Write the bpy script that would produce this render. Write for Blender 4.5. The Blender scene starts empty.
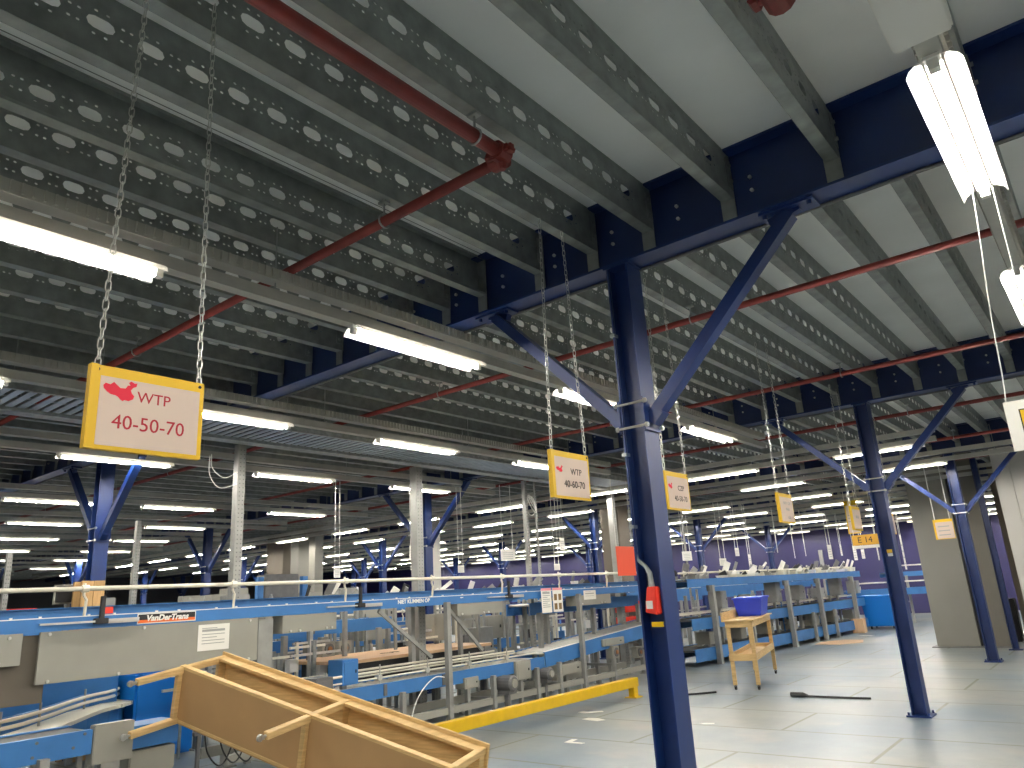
import bpy, bmesh, math, random
from mathutils import Vector, Matrix
random.seed(7)
S = bpy.context.scene
COL = S.collection
PI = math.pi
# ------------------------------------------------------------------ camera
FPX = 734.559
RR = Vector((0.770467, 0.634943, -0.056822)); RD = Vector((-0.217617, 0.178187, -0.959631)); RF = Vector((-0.599186, 0.751729, 0.275462))
CAMP = Vector((0, 0, 1.6))
cd = bpy.data.cameras.new('camera'); cam = bpy.data.objects.new('camera', cd); COL.objects.link(cam)
cd.sensor_width = 36; cd.sensor_fit = 'HORIZONTAL'; cd.lens = FPX / 1024 * 36; cd.clip_start = 0.05; cd.clip_end = 300
m3 = Matrix((RR, -RD, -RF)).transposed()
cam.matrix_world = Matrix.Translation(CAMP) @ m3.to_4x4()
S.camera = cam
def at(px, py, ax, val):
    d = RR * ((px - 512) / FPX) + RD * ((py - 384) / FPX) + RF
    return CAMP + d * ((val - CAMP[ax]) / d[ax])
def proj(p):
    v = Vector(p) - CAMP; z = v.dot(RF)
    if z < 0.05: return None
    return (512 + FPX * v.dot(RR) / z, 384 + FPX * v.dot(RD) / z)
def seen(pts, mg=25):
    for p in pts:
        q = proj(p)
        if q and -mg < q[0] < 1024 + mg and -mg < q[1] < 768 + mg: return True
    return False
# ------------------------------------------------------------------ render look
S.view_settings.view_transform = 'Standard'; S.view_settings.look = 'None'
S.view_settings.exposure = 0.80; S.view_settings.gamma = 1.0; S.view_settings.use_curve_mapping = False
w = bpy.data.worlds.new('world'); S.world = w; w.use_nodes = True
w.node_tree.nodes['Background'].inputs[0].default_value = (0.55, 0.6, 0.7, 1); w.node_tree.nodes['Background'].inputs[1].default_value = 0.05
# ------------------------------------------------------------------ materials
def mat(name, c, rough=0.5, metal=0.0, var=0.0, scale=8.0, bump=0.0, stretch=(1, 1, 1), c2=None, spec=0.5, trans=0.0):
    m = bpy.data.materials.new(name); m.use_nodes = True
    nt = m.node_tree; b = nt.nodes['Principled BSDF']
    b.inputs['Roughness'].default_value = rough; b.inputs['Metallic'].default_value = metal
    b.inputs['Specular IOR Level'].default_value = spec
    if trans: b.inputs['Transmission Weight'].default_value = trans
    b.inputs['Base Color'].default_value = (*c, 1)
    if var or bump or c2:
        tc = nt.nodes.new('ShaderNodeTexCoord'); mp = nt.nodes.new('ShaderNodeMapping'); mp.inputs['Scale'].default_value = stretch
        n = nt.nodes.new('ShaderNodeTexNoise'); n.inputs['Scale'].default_value = scale; n.inputs['Detail'].default_value = 5
        nt.links.new(tc.outputs['Object'], mp.inputs[0]); nt.links.new(mp.outputs[0], n.inputs['Vector'])
        r = nt.nodes.new('ShaderNodeValToRGB')
        lo = tuple(max(0, x * (1 - var)) for x in c); hi = tuple(min(1, x * (1 + var)) for x in (c2 or c))
        r.color_ramp.elements[0].color = (*lo, 1); r.color_ramp.elements[1].color = (*hi, 1)
        r.color_ramp.elements[0].position = 0.3; r.color_ramp.elements[1].position = 0.7
        nt.links.new(n.outputs['Fac'], r.inputs[0]); nt.links.new(r.outputs[0], b.inputs['Base Color'])
        if bump:
            bp = nt.nodes.new('ShaderNodeBump'); bp.inputs['Strength'].default_value = bump; bp.inputs['Distance'].default_value = 0.01
            nt.links.new(n.outputs['Fac'], bp.inputs['Height']); nt.links.new(bp.outputs[0], b.inputs['Normal'])
    return m
def emis(name, c, s):
    m = mat(name, c); b = m.node_tree.nodes['Principled BSDF']
    b.inputs['Emission Color'].default_value = (*c, 1); b.inputs['Emission Strength'].default_value = s
    return m
M = {}
M['navy'] = mat('navy_paint', (0.005, 0.023, 0.118), 0.38, var=0.15, scale=3)
M['navy_beam'] = mat('beam_paint', (0.005, 0.018, 0.09), 0.4, var=0.15, scale=3)
M['blue'] = mat('conveyor_blue', (0.038, 0.165, 0.42), 0.4, var=0.1, scale=4)
M['galv'] = mat('galvanized_steel', (0.36, 0.38, 0.37), 0.42, 0.75, var=0.22, scale=14)
M['joist'] = mat('joist_galvanized', (0.27, 0.29, 0.278), 0.45, 0.55, var=0.2, scale=9)
M['trunk'] = mat('cream_trunking', (0.44, 0.43, 0.385), 0.5, 0.2, var=0.06)
M['greyp'] = mat('grey_panel_paint', (0.30, 0.292, 0.25), 0.5, var=0.06, scale=3)
M['greyd'] = mat('dark_grey_paint', (0.13, 0.13, 0.13), 0.5, var=0.15)
M['steel'] = mat('bright_steel', (0.62, 0.61, 0.57), 0.35, 0.8, var=0.1)
M['post'] = mat('grey_post_paint', (0.31, 0.31, 0.29), 0.45, 0.3, var=0.1)
M['red'] = mat('sprinkler_red', (0.19, 0.022, 0.016), 0.45, var=0.2, scale=10)
M['redb'] = mat('bright_red', (0.75, 0.04, 0.02), 0.4)
M['orange'] = mat('orange_red_card', (0.8, 0.075, 0.02), 0.6)
M['yellow'] = mat('yellow_paint', (0.75, 0.47, 0.005), 0.4, var=0.06)
M['signy'] = mat('yellow_sign_board', (0.72, 0.44, 0.004), 0.45)
M['paper'] = mat('white_paper', (0.8, 0.78, 0.72), 0.8)
M['peach'] = mat('peach_paper', (0.62, 0.49, 0.41), 0.7, var=0.04, scale=3)
M['crimson'] = mat('crimson_ink', (0.42, 0.015, 0.03), 0.7)
M['mapred'] = mat('bright_map_red', (0.72, 0.02, 0.05), 0.7)
M['ink'] = mat('black_ink', (0.015, 0.013, 0.014), 0.7)
M['inkg'] = mat('grey_ink', (0.35, 0.36, 0.34), 0.7)
M['black'] = mat('black_plastic', (0.012, 0.012, 0.013), 0.4)
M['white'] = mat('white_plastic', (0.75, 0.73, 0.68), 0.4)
M['ivory'] = mat('ivory_rail', (0.72, 0.68, 0.56), 0.4)
M['pine'] = mat('pine_wood', (0.62, 0.41, 0.17), 0.5, var=0.12, scale=5, stretch=(1, 1, 12), c2=(0.68, 0.47, 0.21))
M['mdf'] = mat('brown_mdf', (0.47, 0.28, 0.12), 0.65, var=0.08, scale=2)
M['ply'] = mat('plywood', (0.66, 0.42, 0.24), 0.5, var=0.1, scale=4, stretch=(6, 1, 1))
M['crate'] = mat('crate_wood', (0.5, 0.3, 0.12), 0.6, var=0.12, scale=6, stretch=(8, 8, 1))
M['bin'] = mat('cobalt_plastic', (0.02, 0.055, 0.62), 0.35)
M['azure'] = mat('azure_plastic', (0.0, 0.17, 0.62), 0.4)
M['chain'] = mat('zinc_chain', (0.6, 0.6, 0.56), 0.35, 0.85)
M['cord'] = mat('white_cord', (0.8, 0.8, 0.75), 0.6)
M['clad'] = mat('beige_cladding', (0.245, 0.235, 0.205), 0.55, var=0.05, scale=1.2)
M['cladb'] = mat('brown_cladding', (0.12, 0.10, 0.075), 0.6, var=0.1, scale=2)
M['whitewall'] = mat('white_sheet_cladding', (0.52, 0.50, 0.46), 0.5, var=0.03, scale=1)
M['purple'] = mat('purple_wall_paint', (0.013, 0.010, 0.075), 0.45, var=0.06, scale=1)
M['wall'] = mat('grey_wall_paint', (0.45, 0.45, 0.45), 0.7, var=0.1, scale=1)
M['brand_o'] = mat('badge_orange', (0.8, 0.16, 0.03), 0.4)
M['rubber'] = mat('grey_belt', (0.05, 0.055, 0.06), 0.6)
M['tube'] = emis('lit_tube', (1.0, 0.955, 0.87), 165.0)
M['reflector'] = mat('white_reflector', (0.85, 0.83, 0.78), 0.35)
_nt = M['reflector'].node_tree; _tr = _nt.nodes.new('ShaderNodeBsdfTranslucent'); _tr.inputs[0].default_value = (0.9, 0.88, 0.84, 1); _mx = _nt.nodes.new('ShaderNodeMixShader'); _mx.inputs[0].default_value = 0.6
_nt.links.new(_nt.nodes['Principled BSDF'].outputs[0], _mx.inputs[1]); _nt.links.new(_tr.outputs[0], _mx.inputs[2]); _nt.links.new(_mx.outputs[0], _nt.nodes['Material Output'].inputs[0])
M['clear'] = mat('clear_sheet', (0.75, 0.76, 0.85), 0.15, spec=0.6)
def floor_material():
    m = bpy.data.materials.new('painted_floor'); m.use_nodes = True; nt = m.node_tree; b = nt.nodes['Principled BSDF']
    N = nt.nodes.new; Lk = nt.links.new
    tc = N('ShaderNodeTexCoord')
    n1 = N('ShaderNodeTexNoise'); n1.inputs['Scale'].default_value = 0.45; n1.inputs['Detail'].default_value = 6
    n2 = N('ShaderNodeTexNoise'); n2.inputs['Scale'].default_value = 3.2; n2.inputs['Detail'].default_value = 9; n2.inputs['Roughness'].default_value = 0.7
    for n in (n1, n2): Lk(tc.outputs['Object'], n.inputs['Vector'])
    r1 = N('ShaderNodeValToRGB'); e = r1.color_ramp.elements
    e[0].position = 0.38; e[0].color = (0.18, 0.235, 0.28, 1); e[1].position = 0.66; e[1].color = (0.325, 0.332, 0.296, 1)
    Lk(n1.outputs['Fac'], r1.inputs[0])
    r2 = N('ShaderNodeValToRGB'); e = r2.color_ramp.elements
    e[0].position = 0.33; e[0].color = (0.74, 0.76, 0.78, 1); e[1].position = 0.62; e[1].color = (1, 1, 1, 1)
    Lk(n2.outputs['Fac'], r2.inputs[0])
    mx = N('ShaderNodeMix'); mx.data_type = 'RGBA'; mx.blend_type = 'MULTIPLY'; mx.inputs[0].default_value = 1
    Lk(r1.outputs[0], mx.inputs[6]); Lk(r2.outputs[0], mx.inputs[7])
    # worn light patches
    n3 = N('ShaderNodeTexNoise'); n3.inputs['Scale'].default_value = 1.3; n3.inputs['Detail'].default_value = 8; Lk(tc.outputs['Object'], n3.inputs['Vector'])
    r3 = N('ShaderNodeValToRGB'); e = r3.color_ramp.elements; e[0].position = 0.6; e[0].color = (0, 0, 0, 1); e[1].position = 0.72; e[1].color = (1, 1, 1, 1)
    Lk(n3.outputs['Fac'], r3.inputs[0])
    mw = N('ShaderNodeMix'); mw.data_type = 'RGBA'; mw.inputs[7].default_value = (0.39, 0.33, 0.265, 1)
    ms = N('ShaderNodeMath'); ms.operation = 'MULTIPLY'; ms.inputs[1].default_value = 0.35; Lk(r3.outputs[0], ms.inputs[0]); Lk(ms.outputs[0], mw.inputs[0]); Lk(mx.outputs[2], mw.inputs[6])
    # old seams
    mp = N('ShaderNodeMapping'); mp.inputs['Location'].default_value = (-18.11, 7.55, 0); Lk(tc.outputs['Object'], mp.inputs[0])
    br = N('ShaderNodeTexBrick'); br.inputs['Scale'].default_value = 1; br.inputs['Brick Width'].default_value = 2.45; br.inputs['Row Height'].default_value = 1.2
    br.inputs['Mortar Size'].default_value = 0.026; br.inputs['Mortar Smooth'].default_value = 0.6; br.offset = 0.5
    br.inputs['Color1'].default_value = (0, 0, 0, 1); br.inputs['Color2'].default_value = (0, 0, 0, 1); br.inputs['Mortar'].default_value = (1, 1, 1, 1)
    Lk(mp.outputs[0], br.inputs['Vector'])
    mm = N('ShaderNodeMath'); mm.operation = 'MULTIPLY'; mm.inputs[1].default_value = 0.85; Lk(br.outputs['Color'], mm.inputs[0])
    m4 = N('ShaderNodeMix'); m4.data_type = 'RGBA'; m4.inputs[7].default_value = (0.12, 0.13, 0.06, 1)
    Lk(mm.outputs[0], m4.inputs[0]); Lk(mw.outputs[2], m4.inputs[6]); Lk(m4.outputs[2], b.inputs['Base Color'])
    rr = N('ShaderNodeMapRange'); rr.inputs[3].default_value = 0.28; rr.inputs[4].default_value = 0.5; Lk(n2.outputs['Fac'], rr.inputs[0]); Lk(rr.outputs[0], b.inputs['Roughness'])
    return m
def ceiling_material():
    m = mat('ceiling_boards', (0.86, 0.87, 0.85), 0.6, var=0.05, scale=1.5)
    nt = m.node_tree; b = nt.nodes['Principled BSDF']; N = nt.nodes.new; Lk = nt.links.new
    src = b.inputs['Base Color'].links[0].from_socket
    tc = N('ShaderNodeTexCoord'); mp = N('ShaderNodeMapping'); mp.inputs['Location'].default_value = (-18.055, 0, 0); Lk(tc.outputs['Object'], mp.inputs[0])
    br = N('ShaderNodeTexBrick'); br.inputs['Scale'].default_value = 1; br.inputs['Brick Width'].default_value = 4.88; br.inputs['Row Height'].default_value = 400
    br.inputs['Mortar Size'].default_value = 0.004; br.offset = 0.0
    br.inputs['Color1'].default_value = (0, 0, 0, 1); br.inputs['Color2'].default_value = (0, 0, 0, 1); br.inputs['Mortar'].default_value = (1, 1, 1, 1); Lk(mp.outputs[0], br.inputs['Vector'])
    mx = N('ShaderNodeMix'); mx.data_type = 'RGBA'; mx.inputs[7].default_value = (0.12, 0.12, 0.12, 1)
    Lk(br.outputs['Color'], mx.inputs[0]); Lk(src, mx.inputs[6]); Lk(mx.outputs[2], b.inputs['Base Color'])
    return m
# ------------------------------------------------------------------ mesh helpers
ORG = {}
class MB:
    def __init__(s): s.bm = bmesh.new(); s.mats = []; s.mi = 0
    def use(s, m):
        if m not in s.mats: s.mats.append(m)
        s.mi = s.mats.index(m); return s
    def _f(s, vs):
        try: f = s.bm.faces.new(vs); f.material_index = s.mi; return f
        except ValueError: return None
    def hexa(s, c):     # eight corners: bottom four, top four
        v = [s.bm.verts.new(p) for p in c]
        for q in ((3, 2, 1, 0), (4, 5, 6, 7), (0, 1, 5, 4), (1, 2, 6, 5), (2, 3, 7, 6), (3, 0, 4, 7)): s._f([v[i] for i in q])
        return s
    def box(s, a, b):
        x0, x1 = sorted((a[0], b[0])); y0, y1 = sorted((a[1], b[1])); z0, z1 = sorted((a[2], b[2]))
        return s.hexa([(x0, y0, z0), (x1, y0, z0), (x1, y1, z0), (x0, y1, z0), (x0, y0, z1), (x1, y0, z1), (x1, y1, z1), (x0, y1, z1)])
    def bar(s, p, q, wd, h, up=(0, 0, 1)):
        p, q = Vector(p), Vector(q); d = (q - p).normalized(); u = Vector(up)
        sd = d.cross(u)
        if sd.length < 1e-5: sd = d.cross(Vector((1, 0, 0)))
        sd.normalize(); u = sd.cross(d).normalized()
        a, b = sd * wd / 2, u * h / 2
        return s.hexa([p - a - b, p + a - b, q + a - b, q - a - b, p - a + b, p + a + b, q + a + b, q - a + b])
    def tube(s, pts, r, n=8, closed=False, cap=True):
        pts = [Vector(p) for p in pts]; rings = []
        N = len(pts); ref = None
        for i, p in enumerate(pts):
            if closed: d = pts[(i + 1) % N] - pts[i - 1]
            else: d = pts[min(i + 1, N - 1)] - pts[max(i - 1, 0)]
            d.normalize()
            if ref is None: ref = Vector((0, 0, 1)) if abs(d.z) < 0.9 else Vector((1, 0, 0))
            a = d.cross(ref).normalized(); b = a.cross(d).normalized(); ref = b
            rr = r[i] if isinstance(r, (list, tuple)) else r
            rings.append([s.bm.verts.new(p + (a * math.cos(2 * PI * k / n) + b * math.sin(2 * PI * k / n)) * rr) for k in range(n)])
        for i in range(N if closed else N - 1):
            A, B = rings[i], rings[(i + 1) % N]
            for k in range(n): s._f([A[k], A[(k + 1) % n], B[(k + 1) % n], B[k]])
        if cap and not closed: s._f(rings[0][::-1]); s._f(rings[-1])
        return s
    def prism(s, poly, o, u, v, nrm, t):   # polygon in the (u,v) frame, thickness t along nrm
        o, u, v, nrm = Vector(o), Vector(u), Vector(v), Vector(nrm)
        A = [s.bm.verts.new(o + u * x + v * y) for x, y in poly]; B = [s.bm.verts.new(o + u * x + v * y + nrm * t) for x, y in poly]
        s._f(A[::-1]); s._f(B); n = len(poly)
        for i in range(n): s._f([A[i], A[(i + 1) % n], B[(i + 1) % n], B[i]])
        return s
    def mesh(s, name, m=None, smooth=False, bevel=0.0):
        if m is not None and not s.mats: s.mats.append(m)
        bmesh.ops.recalc_face_normals(s.bm, faces=s.bm.faces)
        if bevel: bmesh.ops.bevel(s.bm, geom=list(s.bm.edges), offset=bevel, segments=2, affect='EDGES', clamp_overlap=True)
        me = bpy.data.meshes.new(name); s.bm.to_mesh(me); s.bm.free()
        for x in s.mats: me.materials.append(x)
        if smooth:
            for p in me.polygons: p.use_smooth = True
        return me
    def build(s, name, m=None, parent=None, smooth=False, bevel=0.0):
        me = s.mesh(name, m, smooth, bevel)
        if parent is not None:
            o = ORG.get(id(parent), Vector((0, 0, 0))); me.transform(Matrix.Translation(-o))
            ob = bpy.data.objects.new(name, me); COL.objects.link(ob); ob.parent = parent; ORG[id(ob)] = o; KEEP.append(ob)
        else:
            xs = [v.co for v in me.vertices]
            o = Vector(((min(v.x for v in xs) + max(v.x for v in xs)) / 2, (min(v.y for v in xs) + max(v.y for v in xs)) / 2, min(v.z for v in xs)))
            me.transform(Matrix.Translation(-o)); ob = bpy.data.objects.new(name, me); COL.objects.link(ob); ob.location = o; ORG[id(ob)] = o; KEEP.append(ob)
        return ob
KEEP = []
def smooth_path(P, n=6):
    P = [Vector(p) for p in P]; out = []
    for i in range(len(P) - 1):
        a = P[max(i - 1, 0)]; b = P[i]; c = P[i + 1]; d = P[min(i + 2, len(P) - 1)]
        for k in range(n):
            t = k / n; out.append(.5 * ((2 * b) + (c - a) * t + (2 * a - 5 * b + 4 * c - d) * t * t + (3 * b - a - 3 * c + d) * t ** 3))
    return out + [P[-1]]
def tag(o, label, cat, group=None, kind=None):
    if label: o['label'] = label
    if cat: o['category'] = cat
    if group: o['group'] = group
    if kind: o['kind'] = kind
    return o
def thing(name, label, cat, loc=(0, 0, 0), group=None):
    o = bpy.data.objects.new(name, None); COL.objects.link(o); o.location = loc; o.empty_display_size = 0.1
    ORG[id(o)] = Vector(loc); KEEP.append(o)
    return tag(o, label, cat, group)
def struct(o): o['kind'] = 'structure'; return o
def copy_tree(o, parent=None):
    c = o.copy(); COL.objects.link(c)
    if parent: c.parent = parent; c.matrix_parent_inverse = o.matrix_parent_inverse
    for ch in list(o.children): copy_tree(ch, c)
    return c
def text_part(name, body, size, mtl, parent, o, u, v, align='CENTER', bold=0.0):
    """raised lettering: baseline origin o, along u, up v (world), as a thin mesh"""
    cu = bpy.data.curves.new(name, 'FONT'); cu.body = body; cu.size = size; cu.align_x = align; cu.extrude = 0.0006; cu.offset = bold; cu.resolution_u = 3
    t = bpy.data.objects.new(name, cu); COL.objects.link(t); bpy.context.view_layer.update()
    me = bpy.data.meshes.new_from_object(t.evaluated_get(bpy.context.evaluated_depsgraph_get()))
    bpy.data.objects.remove(t); bpy.data.curves.remove(cu)
    u, v = Vector(u).normalized(), Vector(v).normalized(); n = u.cross(v)
    mw = Matrix((u, v, n)).transposed().to_4x4(); mw.translation = Vector(o) - ORG.get(id(parent), Vector((0, 0, 0)))
    me.transform(mw); me.materials.clear(); me.materials.append(mtl); me.name = name
    ob = bpy.data.objects.new(name, me); COL.objects.link(ob); ob.parent = parent; KEEP.append(ob)
    return ob
ONES = ['', 'first', 'second', 'third', 'fourth', 'fifth', 'sixth', 'seventh', 'eighth', 'ninth', 'tenth', 'eleventh', 'twelfth', 'thirteenth', 'fourteenth', 'fifteenth', 'sixteenth', 'seventeenth', 'eighteenth', 'nineteenth']
TENS = {2: ('twenty', 'twentieth'), 3: ('thirty', 'thirtieth'), 4: ('forty', 'fortieth'), 5: ('fifty', 'fiftieth'), 6: ('sixty', 'sixtieth'), 7: ('seventy', 'seventieth'), 8: ('eighty', 'eightieth'), 9: ('ninety', 'ninetieth')}
def ordn(n):
    if n < 20: return ONES[n]
    a, b = TENS[n // 10]
    return b if n % 10 == 0 else a + '-' + ONES[n % 10]
# ------------------------------------------------------------------ the shell
ZC = 4.20          # underside of the deck
XC, XS = -2.257, 8.02
YB = [4.123 + 5.874 * j for j in range(-1, 6)]     # beam lines
def sb(name, a, b, m): return struct(MB().box(a, b).build(name, m))
sb('floor', (-52, -6, -0.12), (9, 36, 0), floor_material())
sb('ceiling', (-52, -6, ZC), (9, 36, ZC + 0.1), ceiling_material())
sb('wall_back', (-52, 33.5, 0), (9, 33.7, ZC), M['purple'])
sb('wall_left', (-52.2, -6, 0), (-52, 36, ZC), mat('dark_wall_paint', (.1, .1, .11), .7))
sb('wall_right', (9, -6, 0), (9.2, 36, ZC), M['wall'])
sb('wall_front', (-52, -6.2, 0), (9, -6, ZC), M['wall'])
# ------------------------------------------------------------------ beams, one per column line
BAYW = ['behind the camera', 'nearest', 'second', 'third', 'fourth', 'fifth', 'sixth']
for j, y in enumerate(YB):
    if j == 0: continue
    lab = {1: 'long navy blue roof beam resting on the thick near column', 2: 'navy blue roof beam carried by the second aisle column',
           3: 'navy blue roof beam carried by the third aisle column', 4: 'navy roof beam on the fourth column line from the front',
           5: 'navy roof beam on the fifth column line from the front', 6: 'farthest navy roof beam, close to the purple wall'}[j]
    t = thing('roof_beam', lab, 'beam', (-20, y, 3.7), 'navy roof beams')
    MB().box((-46, y - .006, 3.715), (7, y + .006, 4.185)).build('beam_web', M['navy_beam'], t)
    MB().box((-46, y - .1, 3.70), (7, y + .1, 3.717)).build('bottom_flange', M['navy'], t)
    MB().box((-46, y - .1, 4.183), (7, y + .1, 4.199)).build('top_flange', M['navy'], t)
    if j <= 2:
        b = MB()
        for x in [XC + 0.95 + 0.5 * k for k in range(-22, 5)]:
            for zz in (3.9, 3.99): b.tube([(x, y - .022, zz), (x, y - .006, zz)], .012, 6)
        b.build('bolt_heads', M['steel'], t)['kind'] = 'stuff'
    c = MB(); c.tube([(-46, y + .085, 3.688), (7, y + .085, 3.688)], .011, 6); c.build('cable_run', M['greyd'], t)
# ------------------------------------------------------------------ joists
def joist_mesh(L, holes=True, small=True, pitch=.215):
    """C-section along +Y from 0 to L; web at x=0, flanges towards -X; z from 0 to H"""
    H = .318; bm = bmesh.new()
    n = int((L - .3) / pitch); y0 = (L - n * pitch) / 2
    def ring(cx, cz, pts): return [bm.verts.new((0, cx + a, cz + b)) for a, b in pts]
    def loop(vs): return [bm.edges.new((vs[i], vs[(i + 1) % len(vs)])) for i in range(len(vs))]
    zc = H * .5
    E = loop([bm.verts.new(p) for p in ((0, 0, 0), (0, pitch, 0), (0, pitch, H), (0, 0, H))])
    ns = 4 if small else 2
    ov = [(-.028 + .031 * math.cos(PI / 2 + PI * k / ns), .031 * math.sin(PI / 2 + PI * k / ns)) for k in range(ns + 1)] + [(.028 + .031 * math.cos(-PI / 2 + PI * k / ns), .031 * math.sin(-PI / 2 + PI * k / ns)) for k in range(ns + 1)]
    E += loop(ring(pitch / 2, zc, ov))
    if small:
        sp = [(.0088 * math.cos(PI * k / 3), .0068 * math.sin(PI * k / 3)) for k in range(6)]
        for hx, hz in ((.018, .03), (.018, -.03), (pitch - .018, .03), (pitch - .018, -.03), (.083, .058), (.132, .058), (.083, -.058), (.132, -.058)):
            E += loop(ring(hx, zc + hz, sp))
    bmesh.ops.triangle_fill(bm, edges=E, use_beauty=True, use_dissolve=False)
    cell = [v.co.copy() for v in bm.verts]; bm.verts.index_update(); fc = [[v.index for v in f.verts] for f in bm.faces]
    # drop any triangles lying inside holes
    def inside(c):
        y, z = c.y - pitch / 2, c.z - zc
        if abs(z) < .030 and abs(y) < .028 + .026: return True
        if small:
            for hx, hz in ((.018, .03), (.018, -.03), (pitch - .018, .03), (pitch - .018, -.03), (.083, .058), (.132, .058), (.083, -.058), (.132, -.058)):
                if (c.y - hx) ** 2 + (z - hz) ** 2 < .006 ** 2: return True
        return False
    fc = [f for f in fc if not inside((cell[f[0]] + cell[f[1]] + cell[f[2]]) / 3)]
    bm.free(); bm = bmesh.new()
    for k in range(n):
        vs = [bm.verts.new((c.x, c.y + y0 + k * pitch, c.z)) for c in cell]
        for f in fc: bm.faces.new([vs[i] for i in f])
    def quad(*p): bm.faces.new([bm.verts.new(q) for q in p])
    quad((0, 0, 0), (0, y0, 0), (0, y0, H), (0, 0, H)); quad((0, L - y0, 0), (0, L, 0), (0, L, H), (0, L - y0, H))
    bmesh.ops.remove_doubles(bm, verts=bm.verts, dist=.0002)
    F = .075; lp = .018
    quad((0, 0, 0), (-F, 0, 0), (-F, L, 0), (0, L, 0)); quad((0, 0, H), (0, L, H), (-F, L, H), (-F, 0, H))
    quad((-F, 0, 0), (-F, 0, lp), (-F, L, lp), (-F, L, 0)); quad((-F, 0, H), (-F, L, H), (-F, L, H - lp), (-F, 0, H - lp))
    if small:
        bmesh.ops.recalc_face_normals(bm, faces=bm.faces)
        bmesh.ops.solidify(bm, geom=list(bm.faces), thickness=.0025)
    return bm
JL = 5.874 - .03
jm = bpy.data.meshes.new('ceiling_joist'); b_ = joist_mesh(JL); b_.to_mesh(jm); b_.free(); jm.materials.append(M['joist'])
cm = MB()
clms = []
for yy, sg in ((.012, 1), (JL - .012, -1)):
    cm = MB(); cm.box((-.085, yy - .004, -.155), (.004, yy + .004, .30)); cm.box((.003, yy, .06), (.008, yy + sg * .07, .26))
    for zz in (.1, .21): cm.tube([(.004, yy + sg * .04, zz), (.022, yy + sg * .04, zz)], .012, 6)
    clms.append(cm.mesh('end_cleat', M['joist']))
near_x = [0.40, -.10, -.79, -1.42, -1.985, -2.43, -2.90, -3.55, -3.87, -4.31]
JX = {}
for j in range(0, 6):
    y0 = YB[j]
    if j == 0: xs = near_x + [-4.79 - .475 * k for k in range(85)]
    elif j == 1: xs = [1.36 - .482 * k for k in range(100)]
    else: xs = [1.36 - .482 * k for k in range(100)]
    JX[j] = [x for x in xs if x > -46]
cand = []
for j in JX:
    for i, x in enumerate(JX[j]):
        y0 = YB[j] + .015
        if not seen([(x, y0 + f * JL, z) for f in (0, .1, .2, .35, .5, .65, .8, 1) for z in (3.9, 4.2)], 30): continue
        cand.append(((x ** 2 + max(0.3, y0 + JL * .4) ** 2), j, x, y0))
cand.sort()
first = None
bayw = ['nearest', 'second', 'third', 'fourth', 'fifth', 'sixth']
sel = cand[:290]
cnt = {}
for j in range(6):
    row = sorted([c for c in sel if c[1] == j], key=lambda c: -c[2])
    lft = [c for c in row if c[2] <= XC]; rgt = sorted([c for c in row if c[2] > XC], key=lambda c: c[2])
    for side, L_ in (('left', lft), ('right', rgt)):
        for n_, c in enumerate(L_, 1):
            if first is None:
                o = bpy.data.objects.new('ceiling_joist', jm); COL.objects.link(o)
                first = o
                for q in clms: k = bpy.data.objects.new('end_cleat', q); COL.objects.link(k); k.parent = o
            else: o = copy_tree(first)
            o.location = (c[2], c[3], 3.88)
            if j == 0 and abs(c[2] + 3.55) < .01: o.rotation_euler = (0, 0, PI); o.location.y += JL      # this one faces the other way
            tag(o, 'perforated galvanized joist, %s %s of the aisle columns, %s ceiling bay from the front' % (ordn(n_), side, bayw[j]), 'joist', 'perforated ceiling joists')
bm = bmesh.new(); src = joist_mesh(JL, small=False); tmp = bpy.data.meshes.new('t'); src.to_mesh(tmp); src.free()
for c in cand[290:]:
    n0 = len(bm.verts); bm.from_mesh(tmp); bm.verts.ensure_lookup_table()
    bmesh.ops.translate(bm, verts=bm.verts[n0:], vec=(c[2], c[3], 3.88))
me = bpy.data.meshes.new('distant_joists'); bm.to_mesh(me); bm.free(); me.materials.append(M['joist'])
o = bpy.data.objects.new('distant_joists', me); COL.objects.link(o)
tag(o, 'rows of small far-off galvanized joists under the distant ceiling', 'joists', kind='stuff')
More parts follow.
